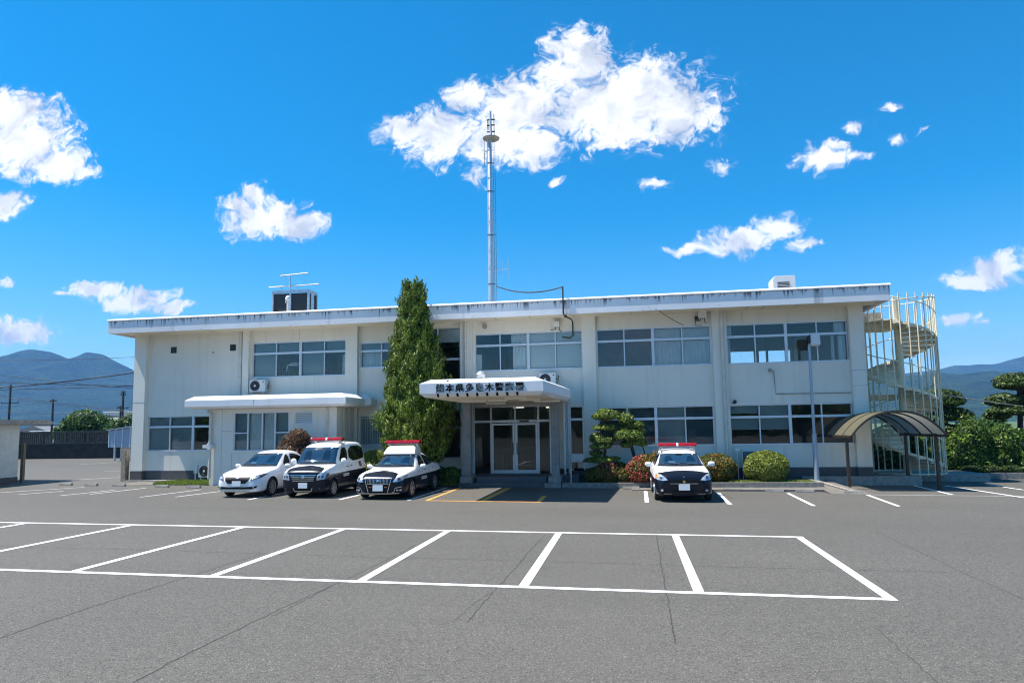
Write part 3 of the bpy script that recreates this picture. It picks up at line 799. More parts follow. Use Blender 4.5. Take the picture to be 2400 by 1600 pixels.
for k in range(26): 
    x = rr.uniform(-16.3, -12.9); mb.box(x, x+.05, 29.75+rr.uniform(0, .3), 29.8+.35, 4.95, rr.uniform(5.3, 5.75))
mb.build('office_clutter', M['grille'], B)
mb = MB(); mb.box(-15.7, -15.2, 29.65, 29.7, 5.5, 5.56); mb.tube([(-15.75, 29.6, 5.2), (-15.7, 29.6, 5.5), (-15.45, 29.6, 5.62), (-15.15, 29.6, 5.6)], .03, 6)
mb.build('coat_hanger', M['white'], B)

# ---- air conditioners
def ac_unit(name, label, x, y, z, w=.83, h=.56, d=.3, legs=0, group='air conditioner outdoor units', fan=.36):
    o = empty(name, label, 'air conditioner', (x, y, z), group)
    MB().box(0, w, 0, d, 0, h).build('casing', M['ac'], o, bevel=.015)
    cx, cz, r = w*fan, h*.5, h*.42
    g = MB().lathe([(r, -.018), (r, 0)], (cx, 0, cz), 28, 'y').build('fan_guard', M['grille'], o, 40)
    mb = MB()
    for k in range(1, 6): 
        q = r*k/6
        mb.tube([(cx+q*math.cos(a*.2618), -.024, cz+q*math.sin(a*.2618)) for a in range(25)], .004, 4, False)
    mb.build('guard_ring', M['black'], g)
    MB().lathe([(r*.2, -.035), (r*.24, -.015)], (cx, 0, cz), 14, 'y').build('hub', M['ac'], g, 40)
    mb = MB().box(w-.14, w-.06, -.005, 0, h*.78, h*.86); mb.build('badge', M['black'], o)
    mb = MB(); mb.tube([(w, d*.5, h*.5), (w+.08, d*.5, h*.55), (w+.1, d*.6, h*.8)], .02, 6); mb.tube([(w, d*.4, h*.3), (w+.07, d*.45, h*.3), (w+.09, d, h*.5)], .014, 6)
    mb.build('pipe', M['black'], o)
    mb = MB()
    if legs:
        for lx in (.08, w-.14): mb.box(lx, lx+.06, .02, d-.02, -legs, -.001)
    else:
        for lx in (.08, w-.13): mb.box(lx, lx+.05, .0, d+.12, -.05, -.001)
    mb.build('leg' if legs else 'bracket', M['steel'], o)
    return o
ac_unit('air_conditioner', 'white air conditioner on the wall under the upper left window', -17.1, 28.68, 4.24, .8, .56)
ac_unit('air_conditioner', 'white air conditioner standing on grass beside the annex pipe', -19.35, 28.35, .36, .84, .58, legs=.22)
ac_unit('air_conditioner', 'white air conditioner behind the porch roof', -3.55, 28.62, 4.17, .72, .56)
mb = MB().box(-19.62, -19.42, 28.4, 28.6, .55, .9); mb.box(-19.6, -19.54, 28.45, 28.5, .13, .55)
tag(mb.build('junction_box', M['ac'], bevel=.01), 'small grey box on a stand left of the grass air conditioner', 'utility box')
# ------------------------------------------------------------------ on the roof
o = empty('louvre_box', 'dark louvred plant box on the roof under two pole antennas', 'plant box', (-17.9, 32, 7.62))
MB().box(.03, 2.0, .03, .95, 0, 1.9).build('screen', M['grille'], o)
mb = MB()
for x in (0, .98, 1.97): mb.box(x, x+.09, -.02, .07, 0, 1.94)
mb.box(0, 2.06, -.03, .07, 1.94, 2.07); mb.box(1.97, 2.07, .071, 1.0, 1.94, 2.07); mb.box(0, .09, .071, 1.0, 1.94, 2.07)
mb.box(2.0, 2.03, .30, .62, 0, 1.939); mb.box(1.97, 2.06, .92, 1.0, 0, 1.939)
mb.build('frame', M['steel'], o)
for nm, lab, ps in (('pole_antenna', 'long horizontal pole antenna lying just above the louvred plant box', [((-18.05, 31.95, 9.88), (-15.28, 31.95, 9.92), .035), ((-17.35, 31.95, 9.69), (-17.35, 31.95, 9.88), .03), ((-16.48, 31.95, 9.69), (-16.48, 31.95, 9.9), .03)]),
                    ('pole_antenna', 'short upper pole antenna on a post above the plant box', [((-17.4, 31.9, 10.44), (-15.85, 31.9, 10.52), .035), ((-16.84, 31.9, 9.70), (-16.84, 31.9, 10.47), .04), ((-17.3, 31.9, 9.95), (-17.3, 31.9, 10.65), .01), ((-17.12, 31.9, 10.0), (-17.12, 31.9, 10.44), .01)])):
    mb = MB()
    for a, b, r in ps: mb.tube([a, b], r, 8)
    tag(mb.build(nm, M['steel'], smooth=40), lab, 'antenna')
mb = MB(); mb.tube([(-16.2, 30.5, 7.62), (-16.2, 30.5, 8.85)], .06, 10); mb.lathe([(.05, 0), (.12, .05), (.13, .16), (.08, .25), (.02, .28)], (-16.2, 30.5, 8.8), 14)
mb.tube([(-16.33, 30.5, 8.72), (-16.3, 30.5, 8.85)], .03, 6); mb.tube([(-16.07, 30.5, 8.72), (-16.1, 30.5, 8.85)], .03, 6)
tag(mb.build('roof_vent', M['white'], smooth=40), 'small white vent pipe in front of the plant box', 'vent')
o = empty('roof_air_conditioner', 'white square air conditioner on the right end of the roof', 'air conditioner', (6.95, 32, 7.62))
mb = MB(); mb.prism([(0, 0), (1.0, 0), (1.0, 1.55), (.1, 1.55), (0, 1.42)], 'y', .012, .95); mb.build('casing', M['white'], o, bevel=.02)
MB().box(.2, .72, -.01, .011, .62, 1.25).build('grille', M['grille'], o)
mb = MB()
for k in range(9): mb.box(.2, .72, -.02, -.011, .65+k*.065, .672+k*.065)
mb.build('slat', M['ac'], o)
MB().lathe([(.1, -.09), (.13, 0)], (.52, 0, .72), 14, 'y').build('valve_cap', M['white'], o, 40)

# radio mast
mx, my = -6.46, 33.0
o = empty('radio_mast', 'tall white tubular radio mast with ladder rising behind the roof', 'radio mast', (mx, my, 7.62))
MB().tube([(0, 0, 0), (0, 0, 9.7), (.08, 0, 9.75), (.08, 0, 11.2)], [.15, .125, .07, .05], 16).build('pole', M['steel'], o, 40)
for z in (.6, 1.25, 2.05, 2.9, 3.8, 4.6, 5.3, 6.0, 6.9, 7.6, 8.4, 9.1):
    mb = MB(); mb.lathe([(.165-z*.0025, -.018), (.165-z*.0025, .018)], (0, 0, z), 14); mb.box(.12, .28, -.01, .01, z-.012, z+.012)
    mb.build('clamp', M['grille'] if z in (.6, 2.05, 4.6, 6.9, 8.4) else M['steel'], o)
mb = MB()
for x in (.19, .29): mb.tube([(x, 0, 0), (x, 0, 9.6)], .012, 6)
for z in np.arange(.25, 9.6, .3): mb.tube([(.19, 0, float(z)), (.29, 0, float(z))], .007, 5)
mb.build('ladder', M['concrete'], o)
MB().lathe([(.05, -.06), (.42, -.02), (.44, .02), (.05, .09)], (.1, 0, 9.72), 30).build('disc_platform', M['concrete'], o, 40)
mb = MB()
for z in (10.1, 10.45, 10.75): mb.box(-.12, .3, -.04, .04, z-.02, z+.02)
mb.tube([(.26, 0, 9.9), (.26, 0, 11.05)], .02, 6); mb.tube([(-.06, 0, 10.2), (-.06, 0, 10.7)], .03, 6)
mb.build('top_bracket', M['grille'], o)
mb = MB(); mb.tube([(-.27, 0, 8.3), (-.27, 0, 9.9)], .012, 6); mb.tube([(-.27, 0, 8.9), (.1, 0, 8.95)], .012, 6); mb.tube([(-.2, 0, 9.1), (.1, 0, 8.7)], .02, 6)
mb.build('whip_antenna', M['grille'], o)
mb = MB(); mb.tube([(0, -.05, 2.72), (.92, -.05, 2.80)], .016, 6)
for x in (.62, .92): mb.tube([(x, -.05, 2.3), (x, -.05, 3.3)], .008, 5)
mb.tube([(-.16, -.05, 2.70), (.2, -.05, 2.72)], .03, 6)
mb.build('yagi_antenna', M['steel'], o)

def sag(a, b, s, n=20):
    a, b = Vector(a), Vector(b)
    return [a.lerp(b, i/n)-Vector((0, 0, 4*s*(i/n)*(1-i/n))) for i in range(n+1)]
def cable(a, b, s, r, label, group=None, name='cable', mat='wire'):
    return tag(MB().tube(sag(a, b, s), r, 6).build(name, M[mat], smooth=60), label, 'cable', group)
cable((mx+.28, my-.05, 9.56), (-2.36, 27.6, 8.22), .28, .028, 'grey cable sagging from the mast to the roof edge conduit', mat='grille')
mb = MB(); mb.tube([(-2.36, 27.6, 8.24), (-2.36, 27.6, 7.1), (-2.30, 27.62, 6.98), (-2.1, 28.4, 6.98), (-2.08, 28.95, 6.95), (-2.08, 28.97, 6.35), (-2.2, 28.97, 6.25), (-2.55, 28.97, 6.3)], .032, 8)
mb.lathe([(.06, -.05), (.06, .05)], (-2.28, 27.62, 6.98), 8)
tag(mb.build('conduit', M['grille'], smooth=40), 'dark conduit bent over the roof edge and down the wall', 'conduit')
cable((.9, 27.6, 7.66), (2.6, 28.98, 6.62), .12, .014, 'thin grey cable hanging from the roof edge right of the porch', mat='grille')
def floodlight(x, y, z, label, big):
    o = empty('floodlight', label, 'floodlight', (x, y, z), 'floodlights under the eave')
    MB().box(0, .27*big, -.22, 0, 0, .24*big).build('housing', M['ac'], o, bevel=.012)
    mb = MB(); mb.tube([(.1, -.1, 0), (.1, -.1, -.1), (-.1, -.05, -.12), (-.12, .1, -.1)], .018, 6); mb.tube([(.25, -.1, 0), (.27, -.1, -.16), (.33, .1, -.18)], .018, 6)
    if big > 1: mb.box(-.12, .05, -.03, .1, -.05, .1); mb.tube([(-.1, 0, -.05), (-.12, 0, -.28), (.15, 0, -.3)], .015, 6)
    mb.build('bracket', M['grille'], o)
    return o
floodlight(-2.92, 29.0, 6.74, 'small grey floodlight under the eave above the porch', 1)
floodlight(3.2, 28.95, 6.86, 'larger grey floodlight box under the eave above the parked police wagon', 1.25)
o = empty('siren', 'silver siren lamp standing on the porch roof', 'siren', (-5.55, 26.0, 4.06))
MB().lathe([(.06, .30), (.17, .36), (.19, .46), (.12, .56), (.03, .6)], (0, 0, 0), 18).build('hood', M['steel'], o, 40)
mb = MB()
for x, y in ((-.12, 0), (.1, -.08), (.12, .09), (0, .1)): mb.tube([(x, y, 0), (x*.8, y*.8, .34)], .025, 6)
mb.box(-.09, .07, -.08, .06, .12, .3)
mb.build('bracket', M['pipe'], o)
cable((-5.6, 25.9, 4.08), (-5.75, 21.6, 3.97), -.02, .03, 'dark cable lying across the porch roof edge', mat='grille')
mb = MB(); mb.tube([(6.0, F-.05, 4.58), (6.14, F-.08, 4.55), (6.16, F-.05, 4.3), (6.2, F-.03, 3.62), (9.1, F-.03, 3.60)], .018, 6); mb.lathe([(.07, -.1), (.07, .03)], (6.0, F-.05, 4.6), 10, 'y')
tag(mb.build('conduit', M['concrete'], smooth=40), 'thin grey conduit and small lamp on the wall beside the lamp post', 'conduit')
mb = MB().lathe([(.05, -.12), (.08, -.06), (.04, .02)], (4.55, F-.03, 3.33), 12, 'y'); mb.tube([(4.55, F-.1, 3.3), (4.45, F-.08, 3.26)], .02, 6)
tag(mb.build('wall_camera', M['grille'], smooth=40), 'tiny dark camera on the wall above the right lower window', 'camera')

# ------------------------------------------------------------------ spiral stair
cx, cy, rad = 11.85, 31.3, 1.42
o = empty('spiral_staircase', 'cream steel spiral staircase in a cage of bars at the right end', 'staircase', (cx, cy, .2))
mb = MB().tube([(0, 0, 0), (0, 0, 7.55)], .15, 16); mb.box(-.17, -.05, -.17, -.05, 5.5, 7.6)
mb.build('centre_post', M['stair'], o, 40)
A0 = math.pi*1.02
def ang(z): return A0 - (z-1.5)/2.72*2*math.pi
n = 36; z0, z1 = .35, 6.5
tr = []
for k in range(n):
    z = z0+(z1-z0)*k/(n-1)
    a = ang(z); da = 2*math.pi/2.72*(z1-z0)/(n-1)
    if k == n-1: da = 1.5
    mb = MB(); m = 5 if k < n-1 else 9
    pts = [(.13*math.cos(a), .13*math.sin(a))]+[((rad-.03)*math.cos(a-da*1.12*i/(m-1)), (rad-.03)*math.sin(a-da*1.12*i/(m-1))) for i in range(m)]+[(.13*math.cos(a-da*1.12), .13*math.sin(a-da*1.12))]
    if True: pts = pts[::-1]
    mb.prism(pts, 'z', z-.03, z)
    a2 = a
    q = [(.14, -.16), (rad-.05, -.16), (rad-.05, -.031), (.14, -.031)]
    c_, s_ = math.cos(a2), math.sin(a2); t_ = .02
    vs = [(r*c_-s_*tt, r*s_+c_*tt, z+h) for tt in (0, -t_) for r, h in q]
    mb.add(vs, [(0, 1, 2, 3), (7, 6, 5, 4), (0, 4, 5, 1), (1, 5, 6, 2), (2, 6, 7, 3), (3, 7, 4, 0)])
    mb.build('tread', M['tread'], o)
# landing slabs against the building
mb = MB(); mb.box(-1.45, -.1, -.3, .9, 6.2, 6.46); mb.build('landing', M['tread'], o)
mb = MB(); mb.box(-1.3, -.4, .55, .6, 6.46, 7.05); mb.build('landing_wall', M['concrete'], o)
mb = MB(); mb.box(-1.45, -.1, .2, 1.1, 3.15, 3.38); mb.build('landing', M['tread'], o)
nb = 27
for k in range(nb):
    a = 2*math.pi*k/nb
    x, y = rad*math.cos(a), rad*math.sin(a)
    zb = 0
    if -2.3 < a-2*math.pi < -1.95 or 3.3 < a < 4.45: zb = 1.05
    MB().tube([(x, y, zb), (x, y, 7.55 if not 2.75 < a < 3.5 else 7.0)], .027, 6, False).build('bar', M['stair'], o, 60)
st_ = MB(); zz_ = np.linspace(z0, z1, 110)
ra, rb = rad-.045, rad-.02
rg = [[(r_*math.cos(ang(z)), r_*math.sin(ang(z)), z+h) for r_, h in ((ra, -.13), (rb, -.13), (rb, -.02), (ra, -.02))] for z in zz_]
st_.rings(rg).build('stringer', M['stair'], o, 40)
hel = MB()
hel.tube([(rad*math.cos(ang(z)), rad*math.sin(ang(z)), z+.95) for z in np.linspace(z0, z1, 90)], .022, 6)
hel.build('handrail', M['stair'], o, 60)
mb = MB()
for zz in (7.5,): mb.tube([(rad*math.cos(a), rad*math.sin(a), zz-.25*(math.cos(a-.6)*-.5+.5)) for a in np.linspace(0, 2*math.pi, 60)], .022, 6)
mb.build('top_ring', M['stair'], o, 60)
mb = MB(); mb.tube([(rad*math.cos(a), rad*math.sin(a), .06) for a in np.linspace(0, 2*math.pi, 60)], .03, 6)
mb.build('base_ring', M['stair'], o, 60)

# ------------------------------------------------------------------ carport
o = empty('carport', 'open bronze carport with curved translucent roof over one bay', 'carport', (9.7, 28.3, 0))
ox, oy = 9.7, 28.3
def arch(t):   # t in -1..1
    s = 1 if t > 0 else -1; a = abs(t)
    return (t*1.62, 2.80-.86*(a**2.6)-.06*a)
for (x, y, z) in ((8.17, 26.95, zg(8, 27)), (8.2, 29.9, .0), (11.25, 27.0, zg(11, 27)), (11.25, 29.7, -.09)):
    MB().box(x-.05-ox, x+.05-ox, y-.05-oy, y+.05-oy, z-.02, 1.96).build('post', M['bronze'], o, bevel=.006)
ny = [26.2, 27.25, 28.3, 29.35, 30.4]
P_ = [arch(-1+2*i/30) for i in range(31)]
for j in range(4):
    a, b = ny[j]-oy, ny[j+1]-oy
    vs = [(x, y, z) for y in (a+.03, b-.03) for x, z in P_]+[(x, y, z-.008) for y in (a+.03, b-.03) for x, z in P_]
    mb = MB().add(vs, [(i, i+1, 31+i+1, 31+i) for i in range(30)]+[(62+31+i, 62+31+i+1, 62+i+1, 62+i) for i in range(30)])
    mb.build('roof_panel', M['poly'], o, 30)
for j, y in enumerate(ny):
    w = .05 if j in (0, 4) else .035
    rg = []
    for x, z in P_: rg.append([(x, y-w-oy, z+.014), (x, y+w-oy, z+.014), (x, y+w-oy, z-.06), (x, y-w-oy, z-.06)])
    MB().rings(rg).build('rib', M['bronze'], o, 30)
mb = MB()
for s in (-1, 1): mb.box(min(s*1.57, s*1.65), max(s*1.57, s*1.65), ny[0]-oy-.05, ny[4]-oy+.05, 1.83, 1.93)
mb.build('gutter', M['bronze'], o, bevel=.01)
# ------------------------------------------------------------------ lamp post
o = empty('lamp_post', 'slender grey lamp post with boxy floodlight in front of the wall', 'lamp post', (7.42, 28.4, .14))
MB().tube([(0, 0, -.1), (0, 0, 1.75), (0, 0, 1.76), (0, 0, 5.35)], [.105, .095, .062, .055], 14).build('pole', M['lamppost'], o, 40)
MB().lathe([(.075, -.06), (.1, -.05), (.1, .03), (.075, .05)], (0, 0, 1.8), 14).build('collar', M['lamppost'], o)
hd = MB(); hd.prism([(-.25, 5.35), (.05, 5.33), (.08, 5.8), (-.2, 5.84)], 'x', .02, .38); hd.build('lamp_head', M['ac'], o, bevel=.02)
MB().box(-.05, .02, -.2, .02, 5.45, 5.75).build('hinge', M['grille'], o)
MB().tube([(0, 0, 5.3), (0, 0, 5.42), (.1, -.05, 5.42)], .04, 8).build('bracket', M['lamppost'], o)

# ------------------------------------------------------------------ planting beds, kerbs, stops
mb = MB()
mb.box(-1.9, 7.1, 27.02, F-.02, -.1, .185)
tag(mb.build('planting_bed', M['soil']), 'soil bed along the foot of the right wall', kind='structure')
mb = MB(); mb.box(-2.5, 7.25, 26.85, 27.0, -.1, .2); mb.box(7.11, 7.25, 27.0, F-.3, -.1, .2)
tag(mb.build('kerb', M['kerb'], bevel=.012), 'low concrete kerb of the wall bed', kind='structure')
mb = MB(); mb.box(.2, 7.0, 25.9, 26.85, -.1, .02); 
mb.add([(7.0, 25.0, -.05), (8.3, 24.9, -.055), (8.0, 28.9, .10), (7.26, 28.9, .13), (7.0, 26.85, .03)], [(0, 1, 2, 3, 4)])
tag(mb.build('walkway', M['pave']), 'brown paved strip between kerb and parking bays', kind='structure')
mb = MB(); mb.tube([(7.35, 28.6, .15), (7.9, 25.2, -.02)], .05, 4)
tag(mb.build('kerb', M['kerb']), 'narrow edging strip beside the carport', kind='structure')
mb = MB(); mb.box(-23.8, -18.0, 26.9, F-.43, -.1, .15)
tag(mb.build('planting_bed', M['pave']), 'paved apron before the left wall', kind='structure')
mb = MB(); mb.box(-12.3, -6.76, 26.95, F-.02, -.1, .10)
tag(mb.build('planting_bed', M['soil']), 'soil bed between annex and porch', kind='structure')
mb = MB(); mb.box(9.8, 14.9, 31.0, 33.6, -.2, .18); tag(mb.build('stair_pad', M['concrete'], bevel=.015), 'concrete pad under the spiral stair', kind='structure')
mb = MB(); mb.box(14.91, 40, 32.5, 32.68, -.3, .13); tag(mb.build('kerb', M['kerb'], bevel=.015), 'dark kerb before the right hedge', kind='structure')
mb = MB(); mb.box(14.91, 60, 32.69, 60, -.3, .10); mb.box(9.7, 14.9, 33.61, 60, -.3, .12); tag(mb.build('planting_bed', M['soil']), 'soil under the right hedge', kind='structure')
def stop(x, y, label, rz=0, l=.62):
    o = MB()
    prof = [(-.075, 0), (.075, 0), (.055, .105), (-.055, .105)]
    o.prism(prof, 'x', -l/2, l/2)
    q = o.build('wheel_stop', M['concrete'], bevel=.015)
    q.location = (x, y, zg(x, y)); q.rotation_euler = (0, 0, rz)
    return tag(q, label, 'wheel stop', 'concrete wheel stops along the bays')
for x, y, l in ((.19, 26.45, 'pale wheel stop at the kerb left of the police wagon'), (3.82, 26.05, 'pale wheel stop just right of the police wagon'),
                (5.3, 25.86, 'wheel stop in front of the round green bush, left one'), (6.3, 25.72, 'wheel stop in front of the lamp post, right of the bush'), (7.75, 25.25, 'wheel stop at the foot of the carport front post'),
                (-24.6, 26.6, 'leftmost wheel stop, nearest the garage pipe'), (-23.15, 26.4, 'wheel stop left of the stone post, second from the garage'), (-21.7, 26.3, 'wheel stop in front of the dark base left corner'),
                (-19.4, 26.0, 'wheel stop in front of the grass air conditioner, left'), (-17.75, 25.75, 'wheel stop beside the white sedan rear')):
    stop(x, y, l)
for x, y in ((-20.6, 26.6), (-18.75, 26.15), (-17.1, 26.05)):
    pass
# meter cabinet and posts behind the bush
o = empty('meter_cabinet', 'grey meter cabinet with pipe posts left of the round bush', 'cabinet', (4.5, 28.6, .19))
MB().box(.25, .75, .1, .4, 0, 1.1).build('cabinet', M['darkblind'], o, bevel=.01)
mb = MB()
for x in (0, .18): mb.tube([(x, 0, 0), (x, 0, 1.15), (x-.08, -.02, 1.2)], .022, 6)
mb.box(-.12, .08, -.05, .05, 1.15, 1.23)
mb.build('pipe_post', M['steel'], o)
mb = MB().tube([(-2.2, 27.6, 0), (-2.2, 27.6, .75)], .03, 8); mb.lathe([(.06, 0), (.06, .02)], (-2.2, 27.6, .2), 8)
tag(mb.build('steel_post', M['steel'], smooth=40), 'thin steel post beside the porch step', 'post')

# ------------------------------------------------------------------ left background
o = empty('garage', 'cream flat-roofed garage at the left edge with a grey door', 'garage', (-28.3, 27.75, .2))
mb = MB(); mb.box(-.15, 0, -8, -2.45, -.1, 2.7); mb.box(-.15, 0, -1.2, -.15, -.1, 2.7); mb.box(-.15, 0, -2.45, -1.2, 2.2, 2.7); mb.box(-5, 0, -.15, 0, -.1, 2.7); mb.box(-5, -.15, -8, -7.85, -.1, 2.7)
mb.build('wall', M['garagewall'], o)
mb = MB(); mb.box(-.1, .012, -1.19, .012, -.1, .27); mb.box(-5, -.1, -.1, .012, -.1, .27); mb.build('base_course', M['plinth'], o)
MB().box(-.1, -.05, -2.44, -1.21, .0, 2.19).build('door', M['darkblind'], o)
mb = MB(); mb.prism([(-8.6, 2.705), (1.2, 2.705), (1.45, 2.78), (1.2, 2.93), (-8.6, 2.93)], 'x', -5.4, .5); mb.build('roof', M['concrete'], o, bevel=.02)
mb = MB(); mb.box(.0, .14, .12, .27, -.3, 1.85); tag(mb.build('wooden_post', M['rustpost'], bevel=.01), 'brown post standing against the garage corner', 'post')
bpy.data.objects['wooden_post'].location = (-28.3, 27.75, .2)
o = MB().box(-.13, .13, -.13, .13, -.1, 1.5).build('gate_post', M['stone'], bevel=.02); o.location = (-23.65, 29.0, .15)
tag(o, 'rough stone gate post at the left corner of the station', 'gate post')
# retaining wall with slatted rail
def P2(t): return (-62+t*26, 49.3+t*5.5)
o = empty('retaining_wall', 'dark weathered retaining wall topped by a slatted concrete railing', 'wall', (0, 0, 0))
def along(t0, t1, off0, off1, z0, z1, mb):
    a, b = Vector(P2(t0)), Vector(P2(t1)); d = (b-a).normalized(); n = Vector((-d.y, d.x))
    q = [a+n*off0, b+n*off0, b+n*off1, a+n*off1]
    mb.add([(p.x, p.y, z) for z in (z0, z1) for p in q], [(3, 2, 1, 0), (4, 5, 6, 7), (0, 1, 5, 4), (1, 2, 6, 5), (2, 3, 7, 6), (3, 0, 4, 7)])
mb = MB(); along(0, 1, 0, .3, -.2, 1.62, mb); mb.build('wall_body', M['oldwall'], o)
mb = MB(); along(0, 1, -.06, .36, 1.621, 1.72, mb); along(0, 1, .02, .28, 2.58, 2.72, mb); mb.build('rail', M['oldrail'], o)
mb = MB(); rr = random.Random(8)
n = 150
for k in range(n):
    t = k/n
    if k % 11 == 0: along(t, t+.0075, -.0, .3, 1.721, 2.74, mb)
    elif rr.random() > .04: along(t, t+.0036, .08, .2, 1.721, 2.579, mb)
mb.build('slats', M['oldrail'], o)
o = empty('shed', 'small blue-grey sheet metal shed by the left corner', 'shed', (-40.7, 48, .25))
mb = MB(); mb.prism([(0, 1.1), (5, 1.1), (5, 3.0), (0, 2.42)], 'y', 0, 3.5)
mb.build('upper_box', M['shed'], o)
mb = MB()
for x in (0, .55, 1.2, 1.9, 2.6, 3.4): mb.prism([(x, 1.1), (x+.05, 1.1), (x+.05, 2.46+x*.115), (x, 2.45+x*.115)], 'y', -.035, -.001)
mb.build('seam', M['white'], o)
mb = MB(); mb.prism([(-.12, 2.44), (5, 3.02), (5, 3.1), (-.12, 2.52)], 'y', -.15, 3.6); mb.build('roof', M['shed'], o)
mb = MB(); mb.box(.75, 5, .4, 3.4, -.2, 1.09); mb.build('lower_wall', M['housewall'], o)
mb = MB(); mb.box(.35, .47, .15, .27, -.2, 1.09); mb.build('leg', M['steel'], o)

def hip_house(name, label, x, y, w, d, h, rh, wallm='housewall', roofm='tile', gable=False, ov=.5, win=()):
    o = empty(name, label, 'house', (x, y, .4))
    MB().box(-w/2, w/2, 0, d, -.6, h).build('wall', M[wallm], o)
    mb = MB(); a, b = w/2+ov, ov
    if gable:
        mb.add([(-a, -b, h-.12), (a, -b, h-.12), (a, d+b, h-.12), (-a, d+b, h-.12), (-a*.0, -b, h+rh), (0, d+b, h+rh), ], [(0, 1, 4), (2, 3, 5), (0, 4, 5, 3), (1, 2, 5, 4), (0, 3, 2, 1)])
    else:
        e = min(w, d)*.45
        mb.add([(-a, -b, h), (a, -b, h), (a, d+b, h), (-a, d+b, h), (-a+e, d/2, h+rh), (a-e, d/2, h+rh)], [(0, 1, 5, 4), (1, 2, 5), (2, 3, 4, 5), (3, 0, 4), (0, 3, 2, 1)])
    rfo = mb.build('roof', M[roofm], o)
    mb = MB()
    if gable: mb.box(-.15, .15, -b, d+b, h+rh-.04, h+rh+.12)
    else: mb.box(-a+e, a-e, d/2-.15, d/2+.15, h+rh-.05, h+rh+.18)
    mb.build('ridge', M[roofm], rfo)
    for (wx, wz, ww, wh) in win:
        MB().box(wx, wx+ww, -.04, -.001, wz, wz+wh).build('window', M['darkblind'], o)
    return o
hip_house('house', 'small house with dark gable roof behind the left railing', -85.2, 86, 4.4, 6, 2.7, .75, gable=True, win=((-1.5, 1, 1.2, 1),))
hip_house('house', 'wide house with grey tiled roof behind the big tree', -79.0, 92, 10, 8, 3.6, 1.1, win=((-3, 1, 1.5, 1.2), (1, 1, 1.5, 1.2)))
o = empty('white_hall', 'long white flat-roofed building far behind the tree', 'building', (-80, 100, .4))
mb = MB(); mb.prism([(-7.4, 0), (9, 0), (9, 5.6), (-5.6, 5.6), (-6.6, 4.6)], 'y', 0, 8); mb.build('wall', M['housewall'], o)
mb = MB()
for k in range(6): mb.box(-5.4+k*1.15, -4.5+k*1.15, -.06, -.001, 4.5, 5.0)
mb.build('window_band', M['darkblind'], o)
MB().box(-5.8, 9.2, -.3, 8.2, 5.6, 5.8).build('roof_edge', M['white'], o)
hip_house('house', 'house with grey hipped roof right of the big tree', -70.3, 85, 5.2, 6, 3.0, 1.5, win=((-1.5, 1, 1.5, 1.2),))
o = empty('white_van', 'white van body showing over the left railing', 'van', (-79.5, 81, .4))
mb = MB(); mb.prism([(-2.3, .3), (2.3, .3), (2.3, 2.3), (1.9, 2.62), (-1.6, 2.62), (-2.3, 2.0)], 'y', 0, 1.8); mb.build('body', M['white'], o, bevel=.06)
mb = MB(); mb.box(-1.5, -.2, -.02, -.001, 1.6, 2.25); mb.box(.1, 1.6, -.02, -.001, 1.6, 2.25); mb.build('window', M['darkblind'], o)
mb = MB()
for x in (-1.5, 1.5): mb.lathe([(.33, -.02), (.33, .2)], (x, 0, .33), 18, 'y')
mb.build('wheel', M['black'], o)
# poles and wires
def pole(x, y, h, label, arms):
    o = empty('utility_pole', label, 'utility pole', (x, y, .4), 'utility poles behind the railing')
    MB().tube([(0, 0, -.5), (0, 0, h-.4)], [.17, .11], 10).build('pole', M['pole'], o, 40)
    mb = MB()
    for z, w in arms: mb.box(-w/2, w/2, -.05, .05, z-.05, z+.05)
    for z, w in arms:
        for x_ in (-w/2+.05, w/2-.05): mb.lathe([(.06, 0), (.07, .1), (.03, .16)], (x_, 0, z+.05), 8)
    mb.build('crossarm', M['pole'], o)
    return o
pole(-78.2, 75, 9.0, 'leftmost utility pole with a long crossarm above the garage', [(8.2, .6), (6.2, 2.6)])
pole(-71.8, 75, 7.0, 'thin utility pole between garage and big tree', [(6.3, .9)])
pole(-61.8, 75, 7.7, 'utility pole with lamp arm nearest the station corner', [(6.9, .7), (5.2, 1.5), (7.2, .5)])
pole(-62.5, 75.5, 5.9, 'short utility pole just left of the pole by the station corner', [(5.3, .6)])
pole(-66.5, 95, 6.6, 'faint far utility pole beside the station corner', [(5.8, .8)])
Y_ = 62; k = Y_/60
def wp(x, z): return (x*k, Y_, (z-2.39)*k+2.39)
for (a, b, s, r, lab) in (((-70, 10.5), (-44, 10.15), .25, .02, 'topmost thin wire crossing the mountain summit'),
                          ((-70, 9.6), (-44, 6.6), .3, .022, 'thin wire slanting down from the upper left'),
                          ((-70, 8.4), (-44, 7.1), .2, .028, 'dark wire crossing mid mountain, upper of the middle pair'),
                          ((-70, 7.2), (-44, 9.0), .35, .06, 'thick twisted cable rising towards the station corner'),
                          ((-70, 7.25), (-44, 7.25), .12, .03, 'dark wire sagging level across the mountain'),
                          ((-68, 7.2), (-44, 4.2), .15, .022, 'double wire sloping down past the thin pole'),
                          ((-68, 7.0), (-44, 4.05), .15, .022, 'lower wire of the pair past the thin pole'),
                          ((-70, 5.35), (-44, 4.0), .15, .018, 'lowest thin wire above the house roofs')):
    cable(wp(*a), wp(*b), s, r, lab, 'overhead wires on the left', 'overhead_wire')
cable((13.3, 31.2, 3.55), (30, 44, 2.6), .25, .022, 'pale wire running right from the spiral staircase', name='overhead_wire', mat='concrete')
o = MB().box(-.35, .35, -.3, .3, 0, 1.5).build('chimney', M['bark']); o.location = (16.6, 40, 2.6)
mb = MB(); mb.box(-.55, .55, -.45, .45, 1.1, 1.25); mb.box(-.7, .7, -.5, .5, 1.5, 1.6)
mb.build('chimney_cap', M['bark'], o)
tag(o, 'dark tiled chimney top poking over the trimmed pine by the stair', 'chimney')
